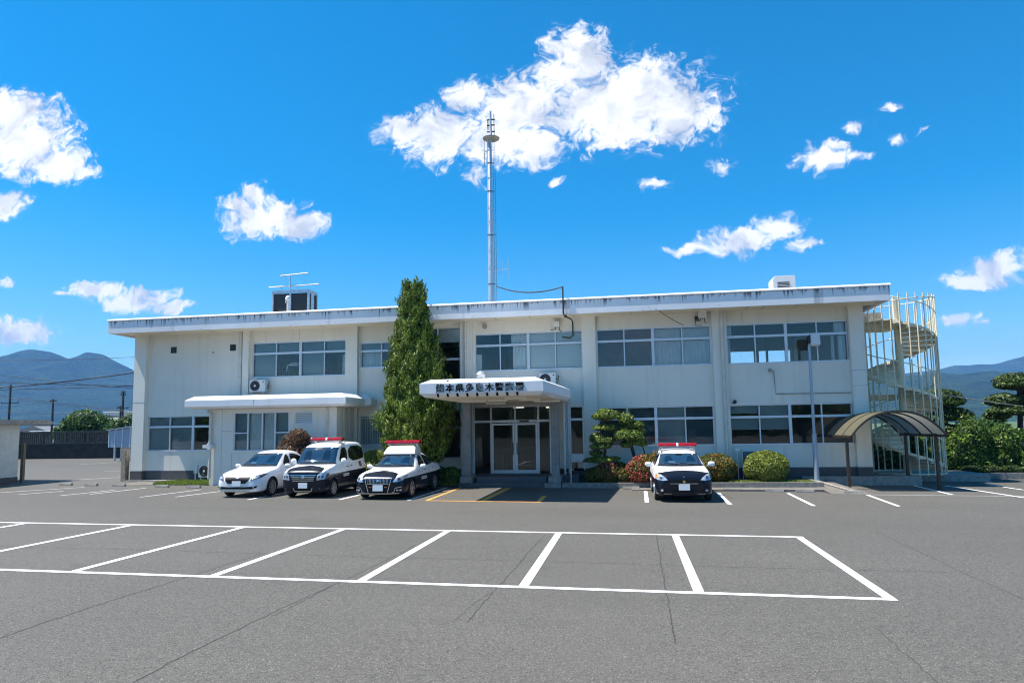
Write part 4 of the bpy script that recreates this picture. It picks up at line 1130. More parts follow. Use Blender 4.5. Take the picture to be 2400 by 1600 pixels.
for x in (16.6,): bpy.data.objects['chimney'].scale = (.55, .55, .9)

# ------------------------------------------------------------------ mountains
def fbm(x, y, seed, octs=5):
    r = np.random.RandomState(seed); s = np.zeros_like(x); a = 1; f = 1
    for i in range(octs):
        for q in range(3):
            th = r.uniform(0, 6.28); ph = r.uniform(0, 6.28)
            s += a/3*np.sin((x*math.cos(th)+y*math.sin(th))*f+ph)
        a *= .5; f *= 1.93
    return s
def mat_forest(name, a, b, sc):
    t = NT(name); o = t.obj()
    f = t.noise(o, sc, 8, .65); g = t.noise(o, sc*6, 6, .7)
    c = t.mix(t.rng(f, .35, .68), a, b)
    t.col(t.mix(t.math('MULTIPLY', t.rng(g, .42, .6), .75), c, tuple(q*.4 for q in a)))
    t.set(Roughness=1); t.b.inputs['Specular IOR Level'].default_value = .05
    t.bump(g, 1.0, 22); return t.m
def mountain(name, label, prof, yc, depth, seed, mat, rough):
    px = np.array([p[0] for p in prof]); pz = np.array([p[1] for p in prof])
    X = np.linspace(px.min(), px.max(), 260); V = np.linspace(-1, 1, 90)
    gx, gv = np.meshgrid(X, V)
    h = np.interp(gx, px, pz)
    s = .5+.5*np.tanh(0); k = 60
    ker = np.ones(5)/5
    fall = (1-np.clip(np.abs(gv), 0, 1))**.85
    n = fbm(gx/230, gv*depth/230, seed)
    ridge = 1-np.abs(fbm(gx/310, gv*depth/700, seed+3, 3))
    z = h*fall*(1+.0*n)+rough*(n*.35+ridge*.8-.6)*np.sin(np.clip(1-np.abs(gv), 0, 1)*math.pi)*1.0*(np.abs(gv) > .0)
    z = np.where(np.abs(gv) < .04, h+rough*.06*n, z)
    z[0, :] = -30; z[-1, :] = -30
    vs = np.stack([gx, yc+gv*depth, z], -1).reshape(-1, 3)
    nx = len(X); fs = [(j*nx+i, j*nx+i+1, (j+1)*nx+i+1, (j+1)*nx+i) for j in range(len(V)-1) for i in range(nx-1)]
    o = MB().add(vs.tolist(), fs).build(name, mat, fix=False); o.data.shade_smooth()
    return tag(o, label, kind='structure')
mf = mat_forest('forest_slope', (.016, .042, .013), (.075, .125, .03), .012)
mountain('mountain', 'broad green mountain with two summits at left', [(-5600, 250), (-4400, 330), (-3700, 372), (-3330, 385), (-3202, 400), (-3110, 418), (-3046, 434), (-2990, 440), (-2943, 436), (-2880, 414), (-2813, 388), (-2760, 383), (-2712, 394), (-2680, 408), (-2650, 416), (-2620, 407), (-2587, 388), (-2530, 360), (-2486, 342), (-2440, 318), (-2403, 302), (-2200, 270), (-1900, 200), (-1500, 150), (-700, 110), (400, 90)], 3000, 1100, 5, mf, 46)
mountain('mountain', 'low wooded ridge at right', [(300, 90), (700, 130), (950, 158), (1065, 166), (1125, 158), (1170, 164), (1220, 168), (1280, 160), (1328, 158), (1450, 165), (1700, 190), (2400, 210), (4200, 160)], 2500, 900, 9, mf, 24)
mountain('mountain', 'pale far ridge at right', [(600, 200), (1500, 280), (1918, 318), (2006, 341), (2070, 336), (2128, 342), (2200, 338), (2273, 347), (2330, 365), (2400, 382), (2600, 440), (3200, 520), (5600, 460), (8000, 300)], 4500, 1300, 14, mf, 30)

mountain('mountain', 'wooded hills on the far side of the road behind the viewer', [(-5000, 110), (-3000, 150), (-1500, 105), (-300, 130), (900, 100), (2200, 140), (5000, 110)], -2100, 800, 25, mf, 20)  # added ridge, out of view, hides the yellow horizon in reflections
if HAZE:
    hz = MB().box(-8500, 8500, -3300, 6400, -40, 620).build('haze', None)
    tag(hz, kind='stuff')
    m = bpy.data.materials.new('haze_air'); m.use_nodes = True
    t = m.node_tree; t.nodes.clear()
    v = t.nodes.new('ShaderNodeVolumePrincipled'); v.inputs['Color'].default_value = (*HAZE_C, 1); v.inputs['Density'].default_value = HAZE
    v.inputs['Anisotropy'].default_value = 0
    oo = t.nodes.new('ShaderNodeOutputMaterial'); t.links.new(v.outputs[0], oo.inputs['Volume'])
    hz.data.materials.append(m)
# ------------------------------------------------------------------ plants
def mesh_np(name, V, Fq, mat, parent=None):
    me = bpy.data.meshes.new(name)
    V = np.asarray(V, np.float32); Fq = np.asarray(Fq, np.int32)
    k = Fq.shape[1]
    me.vertices.add(len(V)); me.vertices.foreach_set('co', V.ravel())
    me.loops.add(Fq.size); me.loops.foreach_set('vertex_index', Fq.ravel())
    me.polygons.add(len(Fq)); me.polygons.foreach_set('loop_start', np.arange(0, Fq.size, k, dtype=np.int32))
    me.polygons.foreach_set('loop_total', np.full(len(Fq), k, np.int32))
    me.update(calc_edges=True); me.validate()
    me.materials.append(mat)
    o = bpy.data.objects.new(name, me); COL.objects.link(o)
    if parent: o.parent = parent
    return o
def unit(a): return a/np.maximum(np.linalg.norm(a, axis=-1, keepdims=True), 1e-9)
def leaf_quads(C, N, size, rng, aspect=1.7, jitter=.9, up=0.):
    "one diamond leaf at each point of C, its face turned towards N with some scatter"
    n = len(C)
    nn = unit(N + rng.normal(0, jitter, (n, 3)))
    t = rng.normal(0, 1, (n, 3)); t[:, 2] += up*3
    t = unit(t - nn*(t*nn).sum(-1, keepdims=True)); b = np.cross(nn, t)
    s = size*rng.uniform(.6, 1.35, (n, 1))
    V = np.stack([C-t*s*.5*aspect, C+b*s*.42+t*s*.05, C+t*s*.5*aspect, C-b*s*.42+t*s*.05], 1)
    return V.reshape(-1, 3), np.arange(n*4).reshape(-1, 4)
def lumpy(D, seed, amp, f=3.2):
    r = np.random.RandomState(seed); s = np.zeros(len(D))
    for i in range(7):
        w = r.normal(0, 1, 3); w = w/np.linalg.norm(w)*f*(1+.35*i); s += np.sin(D@w+r.uniform(0, 6.3))/(1+.3*i)
    return 1+amp*s/3
def crown(lobes, n, size, seed, depth=.3, amp=.16, aspect=1.6, jitter=.8, flat_bottom=None, up=0., f=3.2):
    "leaf quads filling the outer shell of a set of ellipsoid lobes ((cx,cy,cz),(rx,ry,rz))"
    rng = np.random.RandomState(seed)
    areas = np.array([(r[0]*r[1]+r[1]*r[2]+r[0]*r[2]) for c, r in lobes]); cnt = (areas/areas.sum()*n).astype(int)
    Vs, Fs, k = [], [], 0
    for i, ((c, r), m) in enumerate(zip(lobes, cnt)):
        D = unit(rng.normal(0, 1, (m, 3)))
        if flat_bottom is not None: D[:, 2] = np.where(D[:, 2] < 0, D[:, 2]*flat_bottom, D[:, 2])
        rad = lumpy(D, seed+i*7, amp, f)*(1-np.abs(rng.normal(0, depth, m)).clip(0, .75))
        C = np.array(c)+D*np.array(r)*rad[:, None]
        N = unit(D/np.array(r)); N[:, 2] += .25
        V, Fq = leaf_quads(C, unit(N), size, rng, aspect, jitter, up)
        Vs.append(V); Fs.append(Fq+k); k += len(V)
    return np.concatenate(Vs), np.concatenate(Fs)
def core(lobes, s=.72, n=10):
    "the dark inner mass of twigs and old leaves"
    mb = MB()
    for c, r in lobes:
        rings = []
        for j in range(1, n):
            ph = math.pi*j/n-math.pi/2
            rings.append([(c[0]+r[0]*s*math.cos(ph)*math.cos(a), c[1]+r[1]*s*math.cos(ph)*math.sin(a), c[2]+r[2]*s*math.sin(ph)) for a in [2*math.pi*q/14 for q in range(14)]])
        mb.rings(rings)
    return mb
def trunk(path, r0, r1, parent, name='trunk', branches=()):
    mb = MB(); n = len(path)
    mb.tube(path, [r0+(r1-r0)*i/(n-1) for i in range(n)], 9)
    for b, q0, q1 in branches: mb.tube(b, [q0+(q1-q0)*i/(len(b)-1) for i in range(len(b))], 7)
    return mb.build(name, M['bark'], parent, 60)

G = lambda r, g, b: (r, g, b)
L_con = mat_leaf('conifer_leaf', [(.022, .045, .009), (.08, .135, .016), (.18, .26, .03), (.31, .38, .05)], .22)
L_dark = mat_leaf('pine_needle', [(.018, .038, .010), (.05, .09, .018), (.13, .18, .03)], .15)
L_nw = mat_leaf('niwaki_leaf', [(.03, .06, .012), (.09, .15, .022), (.20, .27, .045), (.30, .36, .07)], .25)
L_bush = mat_leaf('box_leaf', [(.05, .08, .012), (.15, .2, .025), (.27, .31, .05), (.38, .40, .08)], .25)
L_az = mat_leaf('azalea_leaf', [(.045, .06, .012), (.10, .12, .02), (.18, .17, .025), (.22, .13, .025)], .2)
L_hedge = mat_leaf('broad_leaf', [(.018, .045, .010), (.045, .105, .017), (.11, .20, .03), (.26, .37, .06)], .35, .35)
L_map = mat_leaf('maple_leaf', [(.04, .022, .014), (.10, .05, .026), (.18, .095, .045), (.26, .15, .07)], .3)
L_far = mat_leaf('far_leaf', [(.03, .07, .015), (.07, .14, .025), (.14, .23, .045)], .25)
L_gr = mat_leaf('grass_blade', [(.10, .16, .02), (.2, .28, .04), (.3, .36, .07)], .3)
F_red = mat_leaf('red_petal', [(.35, .03, .03), (.5, .07, .07), (.5, .16, .12)], .3)
F_or = mat_leaf('orange_petal', [(.55, .16, .02), (.62, .28, .03), (.5, .10, .03)], .3)
F_pk = mat_leaf('pink_petal', [(.55, .10, .12), (.62, .22, .2)], .3)
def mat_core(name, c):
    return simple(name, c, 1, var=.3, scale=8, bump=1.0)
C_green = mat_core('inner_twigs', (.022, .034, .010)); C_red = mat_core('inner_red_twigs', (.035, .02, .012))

# tall conifer ---------------------------------------------------
def conifer(x, y, h, prof, label):
    o = empty('conifer_tree', label, 'tree', (x, y, .1))
    rng = np.random.RandomState(3)
    trunk([(0, 0, -.1), (.05, 0, 2), (0, 0, 5), (.1, 0, h-.6)], .17, .02, o)
    hz = np.array([p[0] for p in prof]); hl = np.array([p[1] for p in prof]); hr = np.array([p[2] for p in prof])
    nt_ = 2000
    u = rng.uniform(0, 1, nt_*3); z = prof[0][0]+(h-prof[0][0]-.2)*u
    keep = rng.uniform(0, 1, len(z)) < (np.interp(z, hz, hl)+np.interp(z, hz, hr))/3.4+.12
    z = z[keep][:nt_]; th = rng.uniform(0, 2*math.pi, len(z))
    L = np.interp(z, hz, hl); Rr_ = np.interp(z, hz, hr)
    rr_ = np.where(np.cos(th) < 0, L, Rr_)
    lump = 1+.17*np.sin(th*4+z*2.3)+.17*np.sin(th*7-z*4.1)+.15*np.sin(z*6.3+th*3)+.08*np.sin(z*11-th*5)
    rad = rr_*lump*(1-np.abs(rng.normal(0, .16, len(z))))
    base = np.stack([rad*np.cos(th), rad*np.sin(th)*.9, z-.15], 1)
    Vs, Fs, k = [], [], 0
    per = 64
    tl = rng.uniform(.30, .80, len(z))*np.clip(1.15-z/h*.35, .6, 1.2)
    out = np.stack([np.cos(th), np.sin(th), np.zeros_like(th)], 1)
    lean = .40
    s = rng.uniform(0, 1, (len(z), per))
    ax = unit(out*lean+np.array([0, 0, 1])+rng.normal(0, .12, (len(z), 3)))
    w = tl*.22
    off = rng.normal(0, 1, (len(z), per, 3))*(w[:, None]*np.sin(np.clip(s*.9+.1, 0, 1)*math.pi)**.7)[..., None]*.55
    C = base[:, None]+ax[:, None]*(s*tl[:, None])[..., None]+off
    N = unit(off+out[:, None]*.6*w[:, None, None]+1e-4)
    V, Fq = leaf_quads(C.reshape(-1, 3), N.reshape(-1, 3), .046, rng, 2.9, .5, up=.9)
    mesh_np('crown', V, Fq, L_con, o)
    mb = MB(); rings = []
    for zz in np.linspace(prof[0][0]+.15, h-.7, 26):
        l, r_ = np.interp(zz, hz, hl)*.55, np.interp(zz, hz, hr)*.55
        rings.append([((l if math.cos(a) < 0 else r_)*math.cos(a)*(1+.12*math.sin(a*5+zz*3)), .9*(l if math.cos(a) < 0 else r_)*math.sin(a)*(1+.12*math.sin(a*4-zz*2)), zz) for a in [2*math.pi*q/20 for q in range(20)]])
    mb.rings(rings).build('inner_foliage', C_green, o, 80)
    return o
CX = -8.72
k27 = 27.1/28.2
def cv(z, a, b): return ((z-2.39)*k27*.97+2.39, (CX-a*k27)*(.86-.027*z), (b*k27-CX)*(.88-.027*z))
prof = [cv(.9, -9.9, -8.0), cv(1.5, -10.35, -7.62), cv(2.6, -10.5, -7.3), cv(3.5, -10.3, -7.32), cv(4.6, -10.3, -7.52), cv(5.4, -10.1, -7.75), cv(6.8, -9.9, -8.15), cv(7.8, -9.72, -8.4), cv(8.5, -9.5, -8.5), cv(9.0, -9.0, -8.6)]
prof = [(z-.1, max(.1, a), max(.1, b)) for z, a, b in prof]
conifer(CX, 27.1, prof[-1][0]+.1, prof, 'tall pointed green conifer between annex and porch')

def cloud_tree(name, label, loc, pads, tr, n, size, mat, seed, r0=.09, branches=(), group=None, f=5.):
    o = empty(name, label, 'tree', loc, group)
    trunk(tr, r0, r0*.45, o, 'trunk', branches)
    for i, (c, r) in enumerate(pads):
        m = max(300, int(n*(r[0]*r[1]+r[0]*r[2]*2)))
        V, Fq = crown([(c, r)], m, size, seed+i*11, .16, .14, 1.6, .65, .55, .2, f)
        p = mesh_np('foliage_pad', V, Fq, mat, o)
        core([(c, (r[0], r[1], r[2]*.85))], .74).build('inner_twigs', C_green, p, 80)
    return o
# left of the police wagon: two trimmed garden trees
def q28(x, z, y=27.7): k = y/28.; return x*k, (z-2.39)*k+2.39
Yp = 27.75; kp = Yp/28
def pad(x, z, rx, rz, x0, dy=0, ry=None): return ((x*kp-x0, dy, (z-2.39)*kp+2.39-.18), (rx*kp, ry or rx*.8, rz*kp))
cloud_tree('cloud_pruned_tree', 'yellow-green cloud-pruned garden tree with stacked pads left of the red bush', (-.85, Yp, .18),
           [pad(-.74, 2.82, .58, .30, -.85), pad(-.78, 2.33, .54, .17, -.85), pad(-.9, 1.83, .52, .22, -.85, -.1), pad(-1.12, 1.92, .34, .24, -.85, .2), pad(-.98, 1.58, .45, .17, -.85, -.15), pad(-1.18, 1.3, .3, .17, -.85), pad(-1.0, 1.02, .68, .17, -.85, -.1), pad(-.45, 1.08, .28, .1, -.85), pad(-.3, .82, .36, .14, -.85, .1)],
           [(0, 0, -.1), (-.05, 0, .6), (.05, 0, 1.2), (0, 0, 1.8), (.1, 0, 2.45)], 2600, .06, L_nw, 21)
cloud_tree('cloud_pruned_tree', 'cloud-pruned garden tree with curved leaning trunk beside the red bush', (.78, Yp+.05, .18),
           [pad(.06, 2.66, .34, .32, .78), pad(-.05, 2.0, .42, .30, .78, -.25), pad(.35, 1.98, .42, .28, .78, -.2), pad(.55, 2.44, .26, .16, .78), pad(.1, 2.32, .30, .2, .78, .1), pad(.55, 1.75, .34, .24, .78), pad(.05, 1.62, .26, .16, .78, -.15), pad(.72, 1.66, .22, .15, .78), pad(.55, 2.15, .3, .2, .78, .2)],
           [(0, 0, 0), (-.12, -.02, .45), (-.38, 0, .85), (-.5, 0, 1.3), (-.62, 0, 1.8), (-.7, 0, 2.3)], 2600, .06, L_nw, 51, .1, [([(0, 0, .6), (.02, 0, 1.0), (-.08, 0, 1.4)], .04, .02)])

def bush(name, label, cat, loc, lobes, n, size, mat, seed, flowers=(), group=None, depth=.12, amp=.06, corem=None, aspect=1.5, f=4.):
    o = empty(name, label, cat, loc, group)
    V, Fq = crown(lobes, n, size, seed, depth, amp, aspect, .7, None, .1, f)
    mesh_np('foliage', V, Fq, mat, o)
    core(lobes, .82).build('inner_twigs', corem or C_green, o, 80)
    for j, (fm_, fn, fs, fl) in enumerate(flowers):
        V, Fq = crown(fl or lobes, fn, fs, seed+77+j, .05, amp, 1.2, .7, None, 0, f)
        mesh_np('blossom', V, Fq, fm_, o)
    return o
bush('azalea_bush', 'low dark bush with pink blossom under the cloud-pruned tree', 'bush', (-.75, 27.5, .18), [((0, 0, .32), (.62, .45, .42)), ((.7, 0, .25), (.5, .4, .34)), ((-.5, .1, .25), (.4, .4, .34))], 9000, .055, L_az, 5, [(F_pk, 260, .055, [((.05, -.1, .42), (.5, .38, .4))])])
bush('azalea_bush', 'red azalea bush with orange top left of the police wagon', 'bush', (.78, 27.35, .18), [((.0, -.1, .5), (.72, .6, .62)), ((.75, .15, .62), (.7, .6, .66))], 18000, .055, L_az, 6,
     [(F_red, 1300, .055, [((-.05, -.16, .48), (.74, .6, .6))]), (F_or, 420, .055, [((.72, .1, .68), (.7, .6, .66))])])
bush('azalea_bush', 'rounded azalea bush with orange-red blossom right of the police wagon', 'bush', (3.5, 27.75, .18), [((0, 0, .5), (.80, .65, .60))], 17000, .055, L_az, 7, [(F_or, 420, .05, None), (F_red, 110, .055, None)])
bush('box_bush', 'large round clipped yellow-green bush before the right wall', 'bush', (5.42, 27.8, .18), [((0, 0, .52), (.85, .78, .66))], 24000, .06, L_bush, 8, amp=.05)
bush('maple_bush', 'brown-red maple bush behind the white sedan and van', 'bush', (-13.35, 26.1, .1), [((-.1, 0, 1.35), (.85, .6, .75)), ((-.55, -.1, 1.05), (.65, .55, .6)), ((.55, 0, 1.25), (.75, .55, .55)), ((.05, 0, 1.95), (.5, .45, .45)), ((1.0, 0, 1.55), (.45, .4, .28)), ((-.2, 0, .6), (.9, .6, .6))], 15000, .075, L_map, 9, depth=.3, amp=.22, corem=C_red, f=6)
bush('hedge_bush', 'bright green clipped bush between the van and the police sedan', 'bush', (-10.35, 27.0, .1), [((0, 0, .75), (.7, .6, .75)), ((-.5, 0, .6), (.6, .5, .65))], 14000, .06, L_bush, 10)
bush('hedge_bush', 'low dark green bush left of the porch column', 'bush', (-7.15, 27.35, .1), [((0, 0, .32), (.42, .4, .42)), ((-.65, .1, .35), (.5, .4, .45))], 8000, .055, L_hedge, 11)
bush('hedge_bush', 'small green shrub behind the stone gate post', 'bush', (-23.3, 29.3, .15), [((0, 0, .6), (.16, .2, .75))], 1400, .06, L_bush, 12)
# grass
def grass(name, label, x0, x1, y0, y1, z, n, seed, h=.12):
    rng = np.random.RandomState(seed)
    C = np.stack([rng.uniform(x0, x1, n), rng.uniform(y0, y1, n), np.full(n, z)], 1)
    a = rng.uniform(0, 6.28, n); hh = h*rng.uniform(.4, 1.3, n); d = np.stack([np.cos(a), np.sin(a), 0*a], 1)*.008
    tip = C+np.stack([rng.normal(0, .03, n), rng.normal(0, .03, n), hh], 1)
    V = np.stack([C-d, C+d, tip+d*.3, tip-d*.3], 1).reshape(-1, 3)
    return tag(mesh_np(name, V, np.arange(n*4).reshape(-1, 4), L_gr), label, 'grass', kind='stuff')
grass('grass', 'grass tuft strip around the ground air conditioner', -20.6, -17.9, 26.9, 28.5, .15, 9000, 1)
grass('grass', 'short grass between the bed bushes', 3.9, 7.0, 27.1, 27.6, .18, 2500, 2, .07)
grass('grass', 'yellowing grass beside the police sedan', -7.6, -6.8, 27.0, 27.5, .1, 1200, 3, .1)

# right hand hedge ----------------------------------------------
cloud_tree('trimmed_pine', 'dark trimmed pine right behind the spiral staircase', (14.6, 35, .1),
           [((.3, 0, 3.25), (1.05, .9, .62)), ((-.7, 0, 3.1), (.7, .8, .6)), ((.75, -.1, 2.55), (.85, .8, .42)), ((-.6, 0, 2.3), (1.1, .9, .5)), ((.2, 0, 1.7), (1.2, 1, .5)), ((-.8, 0, 1.2), (1.2, .9, .6))],
           [(0, 0, -.1), (.1, 0, 1.5), (0, 0, 3.0)], 1900, .085, L_dark, 71, .16)
cloud_tree('trimmed_pine', 'tall trimmed pine with flat layered pads at the right edge', (18.6, 36, .1),
           [((.15, 0, 4.05), (.95, .9, .52)), ((.9, .1, 3.9), (.7, .7, .5)), ((-.55, -.1, 3.2), (.75, .7, .40)), ((.7, .1, 3.25), (.8, .7, .4)), ((-.15, -.3, 2.72), (1.15, .8, .32)), ((-.8, 0, 2.5), (.55, .6, .28)), ((1.1, 0, 2.6), (.8, .7, .4))],
           [(.2, 0, -.1), (.15, 0, 1.5), (.2, 0, 2.4), (.25, 0, 3.8)], 1900, .085, L_dark, 91, .17)
bush('broadleaf_shrub', 'tall glossy broadleaf shrub in the middle of the right hedge', 'shrub', (15.6, 33.9, .1), [((0, 0, 1.35), (.75, .7, 1.15)), ((-.5, 0, .9), (.75, .7, .95)), ((.1, 0, .5), (1, .7, .7))], 15000, .085, L_hedge, 31, depth=.26, amp=.2, f=6)
bush('broadleaf_shrub', 'bright broadleaf shrub before the layered pine', 'shrub', (17.0, 33.9, .1), [((0, 0, 1.15), (.85, .7, 1.0)), ((.5, 0, .8), (.8, .7, .9)), ((-.4, 0, .6), (.7, .7, .7))], 15000, .085, L_hedge, 32, depth=.26, amp=.2, f=6)
bush('broadleaf_shrub', 'dark shrub at the right end of the hedge', 'shrub', (18.9, 34.3, .1), [((0, 0, 1.0), (1.0, .8, 1.05)), ((1.2, 0, 1.0), (1, .8, 1.0)), ((.3, -.3, .4), (.9, .6, .5))], 15000, .085, L_hedge, 33, depth=.26, amp=.2, f=6)
bush('broadleaf_shrub', 'dark shrub under the trimmed pine by the staircase', 'shrub', (14.1, 34.2, .1), [((0, 0, .8), (.9, .7, .9)), ((-.3, 0, 1.5), (.7, .6, .6)), ((.4, -.2, .5), (.8, .6, .6))], 13000, .08, L_hedge, 34, depth=.26, amp=.2, f=6)
bush('hedge_bush', 'dark low hedge seen under the spiral stair', 'bush', (11.6, 35, .1), [((-1, 0, .8), (1.2, .7, .9)), ((.6, 0, .9), (1.3, .7, 1.0)), ((1.6, 0, .7), (.9, .7, .8))], 9000, .09, L_dark, 35, depth=.2, amp=.15)
bush('hedge_bush', 'row of low dark plants along the right kerb', 'bush', (17.2, 33.15, .12), [((x, 0, .12), (.45, .3, .2)) for x in (-2.0, -1.2, -.4, .4, 1.2, 2.0)], 5000, .05, L_dark, 36)
for (x, y, h, w, lab, sd) in ((24.5, 50, 2.6, 1.1, 'small hazy tree far behind the gap in the right hedge', 41), ):
    o = empty('far_tree', lab, 'tree', (x, y, .0)); trunk([(0, 0, -.2), (0, 0, h)], .1, .05, o)
    V, Fq = crown([((0, 0, h*.75), (w*.7, w*.7, h*.55))], 1500, .16, sd, .3, .2); mesh_np('crown', V, Fq, L_far, o)
# left background trees
def big_tree(name, label, x, y, lobes, n, size, seed, th=1.5):
    o = empty(name, label, 'tree', (x, y, .4)); trunk([(0, 0, -.4), (.1, 0, th), (0, 0, th+1.2)], .25, .1, o)
    V, Fq = crown(lobes, n, size, seed, .3, .22, 1.5, .8, None, 0, 5.); mesh_np('crown', V, Fq, L_far, o)
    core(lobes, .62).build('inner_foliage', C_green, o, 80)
big_tree('broad_tree', 'large rounded green tree rising behind the left railing', -62.5, 70, [((0, 0, 3.5), (2.2, 1.8, 1.5)), ((-1.8, 0, 2.8), (1.6, 1.4, 1.2)), ((1.9, 0, 3.0), (1.7, 1.4, 1.4)), ((-3.0, 0, 2.2), (1.2, 1.2, .9)), ((.4, 0, 2.2), (2.6, 1.6, 1.3)), ((2.8, 0, 2.3), (1.0, 1, 1.1))], 12000, .22, 61)
big_tree('broad_tree', 'rounded tree top over the garage roof at the left edge', -79.5, 72, [((0, 0, 3.4), (2.6, 1.6, 1.5)), ((1.8, 0, 2.7), (1.6, 1.2, 1.2)), ((-2, 0, 3), (1.8, 1.2, 1.4))], 6000, .22, 62)
big_tree('broad_tree', 'small tree showing between hipped house and shed', -54.6, 66, [((0, 0, 2.6), (1.7, 1.2, 1.0)), ((1.3, 0, 3.0), (1.5, 1.2, 1.1))], 4000, .2, 63)

V, Fq = crown([((x, 0, 3+1.6*math.sin(x*.31)+.9*math.sin(x*.83)), (7, 4, 5.5+1.5*math.sin(x*.57))) for x in range(-140, 141, 9)], 22000, 1.1, 99, .25, .2)  # added tree belt, out of view, gives the windows something dark to reflect
wd = mesh_np('wood', V, Fq, L_far); wd.location = (0, -95, 0)
tag(wd, 'belt of trees across the road behind the viewer', kind='stuff')
# ------------------------------------------------------------------ vehicles
def mat_paint(name, zl=None, hood=None, slope=None, front=None):
    """two-tone police paint: navy below zl (z rises by slope per metre back) and on the bonnet in front of a chevron
    hood=(y0,k): y + k*|x| < y0.  plain white without arguments."""
    t = NT(name); white = (.80, .80, .80); navy = (.006, .008, .016)
    t.set(Roughness=.25); t.b.inputs['Coat Weight'].default_value = .2; t.b.inputs['Specular IOR Level'].default_value = .25; t.b.inputs['Coat Roughness'].default_value = .04
    if zl is None: t.col(white); return t.m
    s = t.n('ShaderNodeSeparateXYZ'); t.l(t.obj(), s.inputs[0])
    a = t.math('LESS_THAN', t.math('SUBTRACT', s.outputs[2], t.math('MULTIPLY', s.outputs[1], slope or 0)), zl)
    ax = t.math('ABSOLUTE', s.outputs[0])
    b = t.math('LESS_THAN', t.math('ADD', s.outputs[1], t.math('MULTIPLY', ax, hood[1])), hood[0])
    b = t.math('MULTIPLY', b, t.math('LESS_THAN', ax, hood[2]))
    m = t.math('MAXIMUM', a, b)
    if front:
        m = t.math('MAXIMUM', m, t.math('MULTIPLY', t.math('LESS_THAN', s.outputs[1], front[0]), t.math('LESS_THAN', s.outputs[2], front[1])))
    t.col(t.mix(m, white, navy)); return t.m
CM = {}
CM['glass'] = simple('car_glass', (.014, .04, .075), .012, var=0, spec=.9)
CM['sideglass'] = simple('car_side_glass', (.006, .007, .008), .05, var=0, spec=.5)
CM['tyre'] = simple('tyre_rubber', (.012, .012, .012), .85)
CM['rim'] = simple('alloy_rim', (.55, .56, .58), .3, .8)
CM['chrome'] = simple('chrome', (.75, .76, .78), .15, .95, var=0)
CM['trim'] = simple('black_trim', (.006, .006, .007), .5, var=0, spec=.2)
CM['lamp'] = simple('headlamp_lens', (.50, .54, .60), .12, .35, var=.5, scale=11, spec=.8)
CM['lampdark'] = simple('headlamp_bezel', (.10, .11, .13), .2, .4, var=.3, scale=14)
CM['plate'] = simple('number_plate', (.86, .87, .86), .5, var=0)
CM['red'] = simple('red_lens', (.36, .004, .010), .12, var=.3, scale=9, spec=.8)
CM['orange'] = simple('orange_lens', (.7, .2, .03), .3, var=0)
CM['gold'] = simple('gold_badge', (.55, .33, .10), .35, .6, var=0)
CM['dash'] = simple('dashboard_behind_glass', (.05, .10, .14), .02, var=.2, spec=.9)
CM['seat'] = simple('seat_behind_glass', (.006, .016, .03), .012, var=0, spec=.9)
CM['white'] = mat_paint('car_white')
CM['well'] = simple('wheel_well', (.006, .006, .006), .9, var=0)

